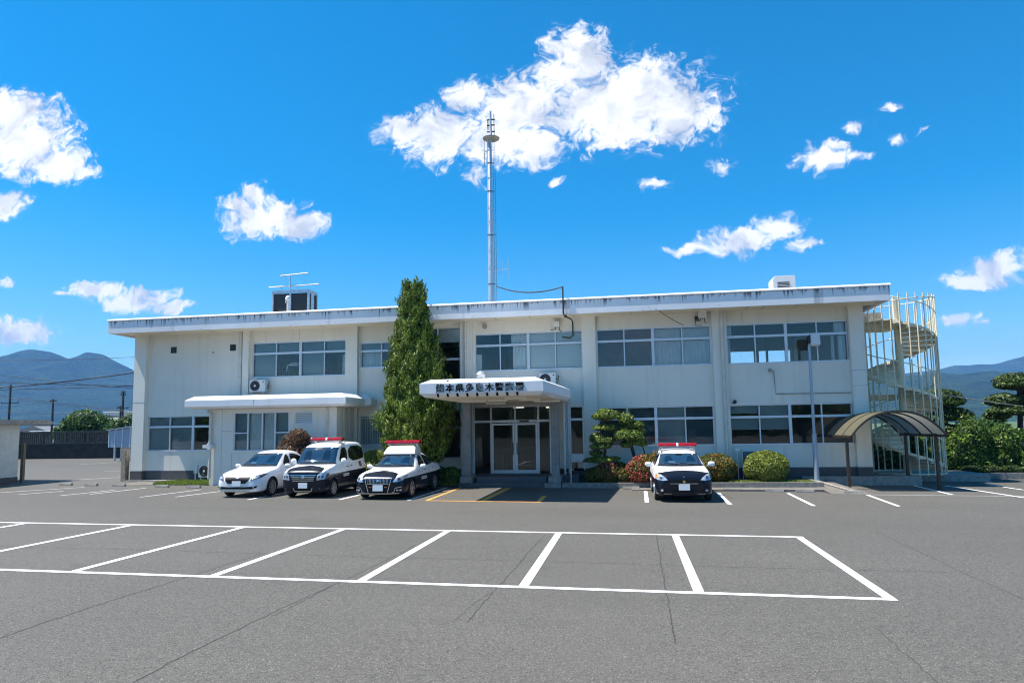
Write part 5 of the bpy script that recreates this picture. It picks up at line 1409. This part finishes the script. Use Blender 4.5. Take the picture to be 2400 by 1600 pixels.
def catmull(pts, ys):
    "monotone-ish interpolation of rows of numbers keyed by first column"
    a = np.array(pts, float); out = [ys]
    for c in range(1, a.shape[1]):
        x, v = a[:, 0], a[:, c]
        d = np.diff(v)/np.diff(x); m = np.concatenate([[d[0]], [0 if d[i]*d[i+1] <= 0 else 2*d[i]*d[i+1]/(d[i]+d[i+1]) for i in range(len(d)-1)], [d[-1]]])
        i = np.clip(np.searchsorted(x, ys, 'right')-1, 0, len(x)-2); h = x[i+1]-x[i]; t = (ys-x[i])/h
        out.append((2*t**3-3*t**2+1)*v[i]+(t**3-2*t**2+t)*h*m[i]+(-2*t**3+3*t**2)*v[i+1]+(t**3-t**2)*h*m[i+1])
    return np.stack(out, 1)
def car_body(st, mat, wheels, wr, W):
    """st rows: y, z_bottom, half width, z of belt, half width at belt, z top, half width at top, crown"""
    L = st[-1][0]
    ys = np.unique(np.concatenate([np.linspace(0, L, 58), [.03, .06, .1, .15, L-.15, L-.1, L-.06, L-.03]]))
    T = catmull(st, ys)
    rings = []
    for y, zb, w, zs, ws, zt, wt, cr in T:
        zm = zb+(zs-zb)*.55
        e = min(.05, (zt-zs)*.4)
        half = [(0, zb), (w*.7, zb), (w*.93, zb+.02), (w*.985, zb+.09), (w, zm-.08), (w*.998, zm+.06), (w*.985, zs-.10), (ws+.004, zs-.025), (ws-.012, zs+.012),
                (ws+(wt-ws)*.33+.018, zs+(zt-zs)*.33), (ws+(wt-ws)*.68+.016, zs+(zt-zs)*.68), (wt, zt-e), (wt-.06, zt-e*.28), (wt*.72, zt+cr*.45), (wt*.38, zt+cr*.85), (0, zt+cr)]
        rings.append([(x, y, z) for x, z in half]+[(-x, y, z) for x, z in half[-2:0:-1]])
    mb = MB().rings(rings)
    tmp = mb.build('tmp', mat)
    tmp.data.materials.append(CM['well'])
    sb = tmp.modifiers.new('s', 'SUBSURF'); sb.levels = 1; sb.render_levels = 1
    cut = MB()
    for yw in wheels:
        for s in (-1, 1):
            cut.lathe([(wr+.055, -.17), (wr+.055, .17)], (s*(W/2-.02), yw, wr), 40, 'x')
    cu = cut.build('cut', CM['well'])
    b = tmp.modifiers.new('b', 'BOOLEAN'); b.operation = 'DIFFERENCE'; b.object = cu; b.solver = 'EXACT'
    b.material_mode = 'TRANSFER'
    bpy.context.view_layer.update()
    dg = bpy.context.evaluated_depsgraph_get()
    me = bpy.data.meshes.new_from_object(tmp.evaluated_get(dg))
    bpy.data.objects.remove(tmp); bpy.data.objects.remove(cu)
    me.shade_smooth(); me.set_sharp_from_angle(angle=R(38))
    me.name = 'body'
    bm = bmesh.new(); bm.from_mesh(me); bvh = BVHTree.FromBMesh(bm); bm.free()
    return me, bvh
def smooth_poly(p, r=2):
    for _ in range(r):
        q = []
        for i in range(len(p)):
            a, b = p[i], p[(i+1) % len(p)]
            q += [(a[0]*.75+b[0]*.25, a[1]*.75+b[1]*.25), (a[0]*.25+b[0]*.75, a[1]*.25+b[1]*.75)]
        p = q
    return p
def decal(bvh, poly, axis, sign, mat, name, parent, off=.006, mx=.04, round_=0, dirv=None):
    off += .005; mx = min(mx, .05)
    if round_: poly = smooth_poly(poly, round_)
    tri = tessellate_polygon([[Vector((a, b, 0)) for a, b in poly]])
    bm = bmesh.new()
    vs = [bm.verts.new((a, b, 0)) for a, b in poly]
    for t in tri:
        try: bm.faces.new([vs[i] for i in t])
        except ValueError: pass
    for _ in range(6):
        es = [e for e in bm.edges if e.calc_length() > mx]
        if not es: break
        bmesh.ops.subdivide_edges(bm, edges=es, cuts=1)
        bmesh.ops.triangulate(bm, faces=bm.faces)
    d = {'y': Vector((0, 1, 0)), 'x': Vector((-sign, 0, 0)), 'z': Vector((0, 0, -1))}[axis]
    if dirv: d = Vector(dirv)
    for v in bm.verts:
        a, b = v.co.x, v.co.y
        o = {'y': Vector((a, -1.5, b)), 'x': Vector((sign*2.5, a, b)), 'z': Vector((a, b, 4))}[axis]
        h = bvh.ray_cast(o, d)
        if h[0] is None:
            h = bvh.find_nearest(Vector((a, .1, b)) if axis == 'y' else (Vector((sign*.8, a, b)) if axis == 'x' else Vector((a, b, 1))))
        n = h[1] if h[1].dot(d) < 0 else -h[1]
        v.co = h[0]+n*off
    bmesh.ops.recalc_face_normals(bm, faces=bm.faces)
    s = sum((f.normal.dot(d) for f in bm.faces))
    if s > 0: bmesh.ops.reverse_faces(bm, faces=bm.faces)
    me = bpy.data.meshes.new(name); bm.to_mesh(me); bm.free(); me.materials.append(mat); me.shade_smooth()
    o = bpy.data.objects.new(name, me); COL.objects.link(o); o.parent = parent
    return o
def mirror(p): return [(-x, z) for x, z in p][::-1]
def wheel_at(x, y, r, side, parent, spokes=7, w=.2):
    prof = [(r*.62, -w/2), (r*.9, -w/2), (r*.985, -w/2+.03), (r, 0), (r*.985, w/2-.03), (r*.9, w/2), (r*.62, w/2)]
    t = MB().lathe(prof, (0, 0, 0), 36, 'x').build('wheel', CM['tyre'], parent, 35)
    mb = MB(); xo = side*(w/2-.005)
    mb.lathe([(r*.66, -.015), (r*.70, .012), (r*.62, .012), (r*.60, -.02)], (xo, 0, 0), 32, 'x')
    mb.lathe([(r*.16, -.02), (r*.16, .012)], (xo, 0, 0), 16, 'x')
    for k in range(spokes):
        a = 2*math.pi*k/spokes
        c, s = math.cos(a), math.sin(a)
        q = [(r*.12, -.028), (r*.62, -.040), (r*.62, .040), (r*.12, .028)]
        P = [(rr_*c-tt*s, rr_*s+tt*c) for rr_, tt in q]
        mb.add([(xo-.012, a_, b_) for a_, b_ in P]+[(xo+.008, a_, b_) for a_, b_ in P], [(0, 1, 2, 3), (7, 6, 5, 4), (0, 4, 5, 1), (1, 5, 6, 2), (2, 6, 7, 3), (3, 7, 4, 0)])
    mb.build('rim', CM['rim'], t, 35)
    MB().lathe([(r*.6, -.03), (r*.6, -.029)], (xo-side*.02, 0, 0), 24, 'x').build('brake_backing', CM['trim'], t)
    t.location = (x, y, r)
    return t
def mirror_part(x, y, z, side, parent, mat):
    rg = []
    for t, s in ((0, .35), (.03, .85), (.09, 1), (.16, .95), (.2, .6)):
        rg.append([(side*(t+.02), .05*s*math.sin(a)*1.0, .075*s*math.cos(a)) for a in [2*math.pi*k/14 for k in range(14)]])
    o = MB().rings(rg); o.box(min(0, side*.06), max(0, side*.06), -.015, .03, -.06, -.03)
    o = o.build('side_mirror', mat, parent, 50); o.location = (x, y, z); return o
def light_bar(o, x, y, z, w, mount=True, dot=True, d=.26, h=.115):
    def bar(a, b, mat, par, nm):
        prof = [(-d/2, .02), (-d/2+.03, 0), (d/2-.03, 0), (d/2, .02), (d/2-.02, h*.75), (d/2-.07, h), (-d/2+.07, h), (-d/2+.02, h*.75)]
        q = MB().prism([(y+p, z+q_) for p, q_ in prof], 'x', x+a, x+b).build(nm, mat, par, 40, bevel=.012); return q
    lb = bar(-w/2, w/2, CM['red'], o, 'light_bar')
    if dot:
        bar(-.045, .045, CM['white'], lb, 'speaker').scale = (1, 1, 1)
        for s in (-1,): lb.children[0].location = (0, -.006, .002)
    mb = MB()
    for s in (-1, 1): mb.box(x+s*w*.42-.05, x+s*w*.42+.05, y-.06, y+.06, z-.07, z+.005)
    mb.box(x-w*.44, x+w*.44, y-.07, y+.07, z-.02, z+.002)
    mb.build('mount', CM['chrome'], lb)
    return lb
def plate(bvh, o, z, w=.34, h=.18, y=-.02, x=0):
    hit = bvh.ray_cast(Vector((x, -1, z)), Vector((0, 1, 0)))
    yy0 = hit[0].y-.03
    MB().box(x-w/2, x+w/2, yy0, yy0+.02, z-h/2, z+h/2).build('license_plate', CM['plate'], o, bevel=.006)
def dot(bvh, o, x, z, r, mat, name='badge', sx=1.0):
    return decal(bvh, [(x+r*sx*math.cos(a), z+r*math.sin(a)) for a in [2*math.pi*k/14 for k in range(14)]], 'y', 1, mat, name, o, .012)
def sides(bvh, polys, mat, name, o, off=.006, round_=1):
    for s in (-1, 1):
        for p in polys: decal(bvh, p, 'x', s, mat, name, o, off, .09, round_)

def finish(o, bm_, wheels, wr, W, spokes):
    b = bpy.data.objects.new('body', bm_); COL.objects.link(b); b.parent = o
    for yw in wheels:
        for s in (-1, 1): wheel_at(s*(W/2-.115), yw, wr, s, o, spokes)
    return b
def scr(bvh, o, poly, name='windscreen'):
    g = decal(bvh, poly, 'y', 1, CM['glass'], name, o, .005, .1)
    x0, x1 = poly[0][0], poly[1][0]; zb, zt = poly[0][1], poly[3][1]
    decal(bvh, [(x0-.03, zb-.03), (x1+.03, zb-.03), (x1+.01, zb+.004), (x0-.01, zb+.004)], 'y', 1, CM['trim'], 'cowl', o, .012, .1)
    for a, b in ((-.52, -.08), (-.02, .44)):
        decal(bvh, [(a, zb+.055), (b, zb+.012), (b, zb+.024), (a, zb+.067)], 'y', 1, CM['trim'], 'wiper', g, .014, .1)
    decal(bvh, [(-.11, zt-.07), (.11, zt-.07), (.11, zt-.02), (-.11, zt-.02)], 'y', 1, CM['trim'], 'rear_mirror', g, .007, .1)
    decal(bvh, [(x1*.6, zt-.05), (x1*.6+.035, zt-.05), (x1*.6+.035, zt-.02), (x1*.6, zt-.02)], 'y', 1, CM['plate'], 'sticker', g, .008, .1)
    decal(bvh, [(x0*.55, zb+.06), (x0*.2, zb+.06), (x0*.22, zb+.11), (x0*.5, zb+.13)], 'y', 1, CM['dash'], 'dashboard', g, .006, .1)
    for s in (-1, 1):
        decal(bvh, [(s*.36-.15, zb+.10), (s*.36+.15, zb+.10), (s*.36+.11, zt-.14), (s*.36+.05, zt-.08), (s*.36-.05, zt-.08), (s*.36-.11, zt-.14)], 'y', 1, CM['seat'], 'seat', g, .0055, .1)
    return g
def underglow(*a): pass

# ---- white sedan
def sedan():
    W, L = 1.80, 4.6
    o = empty('white_sedan', 'plain white sedan parked leftmost, no light bar', 'car', (-13.55, 22.05, zg(-13.5, 22.5)))
    st = [(0, .24, .60, .56, .56, .60, .46, .01), (.05, .21, .70, .62, .66, .68, .56, .015), (.18, .19, .80, .70, .75, .78, .64, .02), (.45, .19, .865, .80, .81, .875, .68, .03), (.9, .19, .895, .88, .83, .955, .70, .03),
          (1.28, .19, .90, .93, .83, 1.00, .70, .03), (1.42, .19, .90, .945, .83, 1.06, .69, .03), (2.05, .19, .90, .965, .83, 1.44, .58, .02), (2.3, .19, .90, .97, .83, 1.525, .575, .025), (2.8, .19, .90, .98, .83, 1.565, .58, .025), (3.3, .19, .90, .99, .83, 1.52, .57, .025),
          (3.75, .19, .895, 1.0, .82, 1.34, .56, .02), (4.1, .20, .88, 1.0, .80, 1.12, .60, .02), (4.45, .24, .84, .95, .74, 1.03, .62, .015), (4.6, .34, .70, .84, .60, .90, .5, .01)]
    wh = (.88, 3.55); wr = .325
    me, bv = car_body(st, CM['white'], wh, wr, W)
    finish(o, me, wh, wr, W, 8)
    scr(bv, o, [(-.70, 1.06), (.70, 1.06), (.55, 1.47), (.3, 1.485), (-.3, 1.485), (-.55, 1.47)])
    sides(bv, [[(1.75, 1.03), (2.32, 1.03), (2.38, 1.44), (2.22, 1.42)], [(2.46, 1.03), (3.3, 1.07), (3.62, 1.2), (3.2, 1.38), (2.8, 1.45), (2.50, 1.455)]], CM['sideglass'], 'side_window', o)
    decal(bv, [(-.49, .725), (.49, .725), (.43, .59), (.33, .505), (-.33, .505), (-.43, .59)], 'y', 1, CM['trim'], 'grille', o, .008)
    for s in (1, -1):
        p = [(.50, .60), (.56, .72), (.70, .78), (.80, .82), (.84, .80), (.80, .70), (.66, .64)]
        hl = decal(bv, p if s > 0 else mirror(p), 'y', 1, CM['lampdark'], 'headlight', o, .008)
        q = [(.57, .66), (.62, .72), (.74, .75), (.74, .69), (.66, .655)]
        decal(bv, q if s > 0 else mirror(q), 'y', 1, CM['lamp'], 'lens', hl, .013)
    decal(bv, [(-.72, .36), (-.6, .31), (.6, .31), (.72, .36), (.74, .42), (.6, .40), (.3, .385), (-.3, .385), (-.6, .40), (-.74, .42)], 'y', 1, CM['trim'], 'lower_intake', o, .008)
    for s in (-1, 1): dot(bv, o, s*.63, .375, .03, CM['lamp'], 'fog_lamp')
    plate(bv, o, .50); dot(bv, o, 0, .70, .04, CM['chrome'], sx=1.4)
    decal(bv, [(-.5, .245), (.5, .245), (.45, .27), (-.45, .27)], 'y', 1, CM['chrome'], 'lip', o, .008)
    for s in (-1, 1): mirror_part(s*.88, 1.72, 1.04, s, o, CM['white'])
    sides(bv, [[(1.6, .27), (3.0, .27), (3.0, .285), (1.6, .285)]], CM['trim'], 'sill_line', o, .005, 0)
    sides(bv, [[(1.52, .3), (1.53, .3), (1.53, .95), (1.52, .95)], [(2.42, .3), (2.43, .3), (2.43, .98), (2.42, .98)]], CM['trim'], 'door_gap', o, .003, 0)
    sides(bv, [[(2.2, .83), (2.38, .83), (2.38, .86), (2.2, .86)], [(3.1, .86), (3.28, .86), (3.28, .89), (3.1, .89)]], CM['chrome'], 'door_handle', o, .02)
    return o
sedan()

# ---- police van
def van():
    W, L = 1.72, 3.8
    o = empty('police_van', 'black and white police van with red light bar between sedan and police sedan', 'police car', (-11.1, 22.15, zg(-11, 22.5)), 'police cars')
    pm = mat_paint('police_van_paint', .80, (.62, .42, .66), .015, (.32, .86))
    st = [(0, .24, .64, .72, .60, .78, .50, .01), (.05, .20, .74, .82, .69, .89, .60, .015), (.16, .18, .82, .90, .76, .97, .66, .02), (.4, .18, .85, .97, .79, 1.04, .68, .03), (.75, .18, .86, 1.02, .80, 1.10, .70, .03),
          (.95, .18, .86, 1.04, .80, 1.17, .70, .03), (1.27, .18, .86, 1.06, .80, 1.63, .65, .03), (1.45, .18, .86, 1.07, .80, 1.77, .645, .035), (1.85, .18, .86, 1.08, .80, 1.85, .65, .04), (2.6, .18, .86, 1.09, .80, 1.88, .65, .04), (3.4, .18, .86, 1.10, .80, 1.86, .65, .035),
          (3.65, .20, .85, 1.11, .79, 1.82, .63, .03), (3.76, .24, .82, 1.08, .76, 1.72, .60, .02), (3.8, .34, .72, 1.0, .66, 1.5, .52, .01)]
    wh = (.68, 3.1); wr = .30
    me, bv = car_body(st, pm, wh, wr, W); finish(o, me, wh, wr, W, 8)
    scr(bv, o, [(-.74, 1.16), (.74, 1.16), (.655, 1.70), (.4, 1.725), (-.4, 1.725), (-.655, 1.70)])
    sides(bv, [[(1.18, 1.14), (1.98, 1.15), (2.02, 1.70), (1.62, 1.70)], [(2.12, 1.17), (3.5, 1.22), (3.62, 1.38), (3.55, 1.74), (2.14, 1.73)]], CM['sideglass'], 'side_window', o)
    gr = decal(bv, [(-.46, .80), (.46, .80), (.40, .60), (-.40, .60)], 'y', 1, CM['trim'], 'grille', o, .008)
    for z, w in ((.79, .47), (.735, .43), (.68, .41), (.61, .40)): decal(bv, [(-w, z-.011), (w, z-.011), (w, z+.011), (-w, z+.011)], 'y', 1, CM['chrome'], 'slat', gr, .016)
    dot(bv, o, 0, .735, .045, CM['chrome'], sx=1.5)
    for s in (1, -1):
        p = [(.50, .62), (.52, .80), (.62, .86), (.78, .90), (.80, .84), (.77, .66)]
        hl = decal(bv, p if s > 0 else mirror(p), 'y', 1, CM['lamp'], 'headlight', o, .008)
        for cx_ in (.60, .70):
            decal(bv, [(s*cx_+.04*math.cos(a), .74+.045*math.sin(a)) for a in [k*.524 for k in range(12)]], 'y', 1, CM['lampdark'], 'reflector', hl, .013)
    ip = [(-.36, .36), (-.30, .24), (.30, .24), (.36, .36)]
    decal(bv, ip, 'y', 1, CM['trim'], 'lower_intake', o, .007)
    decal(bv, [(-.36, .36), (-.34, .36), (-.29, .255), (.29, .255), (.34, .36), (.36, .36), (.31, .235), (-.31, .235)], 'y', 1, CM['chrome'], 'intake_trim', o, .012)
    plate(bv, o, .44)
    for s in (-1, 1): dot(bv, o, s*.62, .33, .028, CM['lampdark'], 'fog_lamp')
    for s in (-1, 1):
        mirror_part(s*.85, 1.2, 1.22, s, o, CM['white']).scale = (1, 1, 1.5)
    sides(bv, [[(2.05, .25), (2.06, .25), (2.06, 1.12), (2.05, 1.12)]], CM['trim'], 'door_gap', o, .003, 0)
    sides(bv, [[(1.75, .98), (1.92, .98), (1.92, 1.01), (1.75, 1.01)], [(2.15, 1.0), (2.32, 1.0), (2.32, 1.03), (2.15, 1.03)]], CM['trim'], 'door_handle', o, .012)
    for s in (-1, 1):
        sg = decal(bv, [(1.45, .66), (1.95, .67), (1.95, .76), (1.45, .75)], 'x', s, CM['plate'], 'side_sign', o, .008)
        for k in range(5): decal(bv, [(1.50+k*.085, .685), (1.56+k*.085, .687), (1.56+k*.085, .735), (1.50+k*.085, .733)], 'x', s, CM['lampdark'], 'sign_mark', sg, .011, .2)
        em = decal(bv, [(3.0, .93), (3.22, .94), (3.22, 1.13), (3.0, 1.12)], 'x', s, CM['trim'], 'emblem', o, .008)
        decal(bv, [(3.05, .97), (3.17, .98), (3.16, 1.08), (3.05, 1.07)], 'x', s, CM['orange'], 'emblem_patch', em, .012)
    light_bar(o, .0, 1.95, 1.96, 1.25)
    MB().tube([(.72, 1.95, 1.9), (.70, 1.66, 1.80), (.75, 1.45, 1.6)], .012, 6).build('cable', CM['trim'], o, 60)
    return o
van()

# ---- police sedan
def crown_car():
    W, L = 1.84, 4.9
    o = empty('police_sedan', 'black and white police sedan with raised red light bar before the conifer', 'police car', (-8.25, 21.85, zg(-8, 22.5)), 'police cars')
    pm = mat_paint('police_sedan_paint', .70, (.74, .62, .60), .012, (.22, .72))
    st = [(0, .22, .62, .58, .58, .64, .48, .01), (.05, .18, .73, .65, .68, .72, .58, .015), (.18, .17, .83, .72, .77, .80, .66, .02), (.45, .17, .89, .80, .83, .875, .70, .03), (.9, .17, .915, .86, .85, .935, .72, .03),
          (1.4, .17, .92, .91, .85, .99, .71, .03), (1.55, .17, .92, .925, .85, 1.05, .70, .03), (2.2, .17, .92, .945, .85, 1.41, .58, .02), (2.45, .17, .92, .95, .85, 1.475, .575, .025), (3.0, .17, .92, .96, .85, 1.49, .58, .025), (3.5, .17, .92, .97, .85, 1.43, .57, .02),
          (4.05, .18, .91, .98, .83, 1.16, .60, .02), (4.25, .18, .90, .985, .82, 1.08, .64, .02), (4.75, .22, .86, .96, .77, 1.03, .64, .015), (4.9, .34, .74, .84, .62, .92, .5, .01)]
    wh = (.92, 3.75); wr = .33
    me, bv = car_body(st, pm, wh, wr, W); finish(o, me, wh, wr, W, 6)
    scr(bv, o, [(-.72, 1.045), (.72, 1.045), (.56, 1.405), (.3, 1.425), (-.3, 1.425), (-.56, 1.405)])
    sides(bv, [[(1.9, 1.0), (2.62, 1.01), (2.66, 1.40), (2.38, 1.38)], [(2.74, 1.01), (3.45, 1.03), (3.9, 1.10), (3.55, 1.28), (3.2, 1.38), (2.78, 1.405)]], CM['sideglass'], 'side_window', o)
    fr = [(-.46, .72), (.46, .72), (.40, .5), (.33, .28), (.36, .255), (-.36, .255), (-.33, .28), (-.40, .5)]
    gr = decal(bv, fr, 'y', 1, CM['trim'], 'grille', o, .007)
    def bandline(pts, w, mat, nm, par, off=.014):
        for a, b in zip(pts[:-1], pts[1:]):
            d = Vector((b[0]-a[0], b[1]-a[1])).normalized(); n_ = Vector((-d.y, d.x))*w/2
            decal(bv, [(a[0]-n_.x, a[1]-n_.y), (b[0]-n_.x, b[1]-n_.y), (b[0]+n_.x, b[1]+n_.y), (a[0]+n_.x, a[1]+n_.y)], 'y', 1, mat, nm, par, off, .12)
    bandline([(-.34, .26), (-.47, .725), (.47, .725), (.34, .26)], .022, CM['chrome'], 'grille_frame', gr)
    for k in range(15):
        x = -.35+k*.05
        if abs(x) > .03: decal(bv, [(x-.006, .56), (x+.006, .56), (x+.006, .70), (x-.006, .70)], 'y', 1, CM['rim'], 'bar', gr, .012, .2)
    bandline([(-.38, .54), (.38, .54)], .02, CM['rim'], 'grille_rail', gr)
    dot(bv, o, 0, .645, .045, CM['chrome'], sx=.8); 
    for s in (-1, 1): decal(bv, [(s*.27-.045, .42), (s*.27+.045, .42), (s*.27+.045, .44), (s*.27-.045, .44)], 'y', 1, CM['orange'], 'badge', o, .014)
    plate(bv, o, .40, .36, .2)
    for s in (1, -1):
        p = [(.52, .60), (.60, .72), (.74, .79), (.84, .81), (.86, .76), (.80, .64), (.66, .60)]
        hl = decal(bv, p if s > 0 else mirror(p), 'y', 1, CM['lamp'], 'headlight', o, .008)
        decal(bv, [(s*.70+.045*math.cos(a), .69+.045*math.sin(a)) for a in [k*.524 for k in range(12)]], 'y', 1, CM['lampdark'], 'reflector', hl, .013)
        q = [(.58, .28), (.62, .40), (.80, .43), (.83, .30), (.78, .26)]
        fl = decal(bv, q if s > 0 else mirror(q), 'y', 1, CM['trim'], 'fog_recess', o, .007)
        bandline([(s*x, z) for x, z in ((.50, .265), (.57, .28), (.61, .41), (.80, .44))], .016, CM['chrome'], 'fog_trim', fl, .014)
        for xx in (.67, .76): dot(bv, fl, s*xx, .335, .035, CM['lamp'], 'fog_lamp')
    bandline([(-.74, .235), (-.3, .22), (.3, .22), (.74, .235)], .022, CM['chrome'], 'lip', o, .01)
    for s in (-1, 1): mirror_part(s*.89, 1.85, 1.03, s, o, CM['white'])
    sides(bv, [[(1.62, .28), (1.63, .28), (1.63, .93), (1.62, .93)], [(2.69, .28), (2.70, .28), (2.70, .96), (2.69, .96)]], CM['trim'], 'door_gap', o, .003, 0)
    sides(bv, [[(2.38, .85), (2.58, .855), (2.58, .885), (2.38, .88)], [(3.38, .87), (3.58, .875), (3.58, .905), (3.38, .90)]], CM['chrome'], 'door_handle', o, .02)
    for s in (-1, 1):
        sg = decal(bv, [(1.95, .55), (2.6, .555), (2.6, .65), (1.95, .645)], 'x', s, CM['plate'], 'side_sign', o, .008)
        for k in range(6): decal(bv, [(2.0+k*.095, .575), (2.07+k*.095, .577), (2.07+k*.095, .625), (2.0+k*.095, .623)], 'x', s, CM['lampdark'], 'sign_mark', sg, .011, .2)
        for yy_ in (1.75, 2.95, 3.95): decal(bv, [(yy_-.03, .83), (yy_+.03, .83), (yy_, .89)], 'x', s, CM['trim'], 'side_emblem', o, .009)
    # raised roof box
    rg = []
    for z, a, b, w in ((1.44, 2.12, 3.05, .60), (1.50, 2.16, 3.02, .60), (1.66, 2.34, 2.98, .55), (1.735, 2.46, 2.92, .50), (1.75, 2.54, 2.86, .46)):
        rg.append([(-w, a, z), (w, a, z), (w, b, z), (-w, b, z)])
    rbx = MB().rings(rg).build('roof_box', CM['white'], o, bevel=.03)
    light_bar(o, 0, 2.66, 1.82, 1.32, h=.13, dot=False)
    return o
crown_car()

# ---- police wagon (right)
def wagon():
    W, L = 1.82, 4.6
    o = empty('police_wagon', 'black and white police wagon with red light bar parked alone at right', 'police car', (1.80, 21.95, zg(1.8, 22.5)), 'police cars')
    pm = mat_paint('police_wagon_paint', .72, (.40, .10, .62), .01, (.34, .93))
    st = [(0, .25, .66, .64, .60, .70, .50, .01), (.05, .21, .75, .73, .69, .80, .60, .015), (.16, .19, .84, .82, .78, .885, .66, .02), (.4, .19, .89, .90, .82, .955, .70, .03), (.8, .19, .905, .96, .83, 1.015, .71, .03),
          (1.12, .19, .91, .99, .83, 1.05, .70, .03), (1.28, .19, .91, 1.005, .83, 1.11, .69, .03), (1.88, .19, .91, 1.02, .83, 1.44, .615, .02), (2.1, .19, .91, 1.03, .83, 1.52, .60, .03), (2.7, .19, .91, 1.04, .83, 1.575, .60, .03), (3.6, .19, .91, 1.06, .82, 1.55, .59, .03),
          (4.15, .20, .90, 1.07, .80, 1.42, .56, .02), (4.45, .24, .87, 1.02, .76, 1.15, .60, .015), (4.6, .36, .76, .92, .64, .98, .5, .01)]
    wh = (.86, 3.5); wr = .34
    me, bv = car_body(st, pm, wh, wr, W); finish(o, me, wh, wr, W, 6)
    scr(bv, o, [(-.72, 1.10), (.72, 1.10), (.60, 1.44), (.3, 1.46), (-.3, 1.46), (-.60, 1.44)])
    sides(bv, [[(1.62, 1.07), (2.35, 1.08), (2.38, 1.47), (2.05, 1.46)], [(2.46, 1.08), (3.3, 1.1), (3.3, 1.49), (2.5, 1.49)], [(3.38, 1.1), (4.0, 1.16), (3.85, 1.42), (3.38, 1.47)]], CM['sideglass'], 'side_window', o)
    decal(bv, [(-.44, .72), (.44, .72), (.46, .66), (.36, .60), (-.36, .60), (-.46, .66)], 'y', 1, CM['trim'], 'grille', o, .007)
    decal(bv, [(-.42, .585), (.42, .585), (.43, .60), (-.43, .60)], 'y', 1, CM['chrome'], 'grille_rail', o, .012)
    dot(bv, o, 0, .65, .045, CM['gold']); dot(bv, o, 0, .79, .02, CM['chrome'])
    for s in (1, -1):
        p = [(.50, .70), (.56, .77), (.70, .86), (.83, .90), (.86, .80), (.82, .71), (.66, .68)]
        hl = decal(bv, p if s > 0 else mirror(p), 'y', 1, CM['lamp'], 'headlight', o, .008)
        decal(bv, [(s*.70+.04*math.cos(a), .775+.045*math.sin(a)) for a in [k*.524 for k in range(12)]], 'y', 1, CM['lampdark'], 'reflector', hl, .013)
        q = [(.80, .75), (.855, .80), (.84, .87), (.80, .86)]
        decal(bv, q if s > 0 else mirror(q), 'y', 1, CM['orange'] if s < 0 else CM['lampdark'], 'indicator', hl, .013)
        r_ = [(.52, .34), (.62, .42), (.76, .46), (.74, .34), (.64, .30)]
        fl = decal(bv, r_ if s > 0 else mirror(r_), 'y', 1, CM['trim'], 'fog_recess', o, .006)
        dot(bv, fl, s*.68, .385, .042, CM['lamp'], 'fog_lamp')
        decal(bv, [(s*.52-.12, .275), (s*.52+.12, .275), (s*.52+.12, .287), (s*.52-.12, .287)], 'y', 1, CM['chrome'], 'bumper_line', o, .01)
    decal(bv, [(-.34, .34), (.34, .34), (.30, .42), (-.30, .42)], 'y', 1, CM['trim'], 'lower_intake', o, .006)
    plate(bv, o, .48, .34, .19)
    bs = decal(bv, [(-.22, .50), (.22, .50), (.22, .66), (-.22, .66)], 'z', 1, CM['plate'], 'bonnet_sign', o, .008)
    for k in range(5): decal(bv, [(-.17+k*.07, .53), (-.12+k*.07, .53), (-.12+k*.07, .61), (-.17+k*.07, .61)], 'z', 1, CM['gold'], 'sign_mark', bs, .012, .3)
    for s in (-1, 1): mirror_part(s*.90, 1.55, 1.12, s, o, CM['white']).scale = (1.1, 1, 1.1)
    sides(bv, [[(1.5, .28), (1.51, .28), (1.51, 1.0), (1.5, 1.0)], [(2.42, .28), (2.43, .28), (2.43, 1.03), (2.42, 1.03)]], CM['trim'], 'door_gap', o, .003, 0)
    sides(bv, [[(2.15, .92), (2.34, .92), (2.34, .95), (2.15, .95)], [(3.05, .94), (3.24, .94), (3.24, .97), (3.05, .97)]], CM['white'], 'door_handle', o, .02)
    mb = MB()
    for s in (-1, 1): mb.tube([(s*.56, 1.95, 1.49), (s*.56, 2.2, 1.575), (s*.56, 3.5, 1.60), (s*.55, 3.9, 1.52)], .022, 6)
    mb.build('roof_rail', CM['rim'], o, 60)
    light_bar(o, 0, 2.35, 1.69, 1.30)
    return o
wagon()
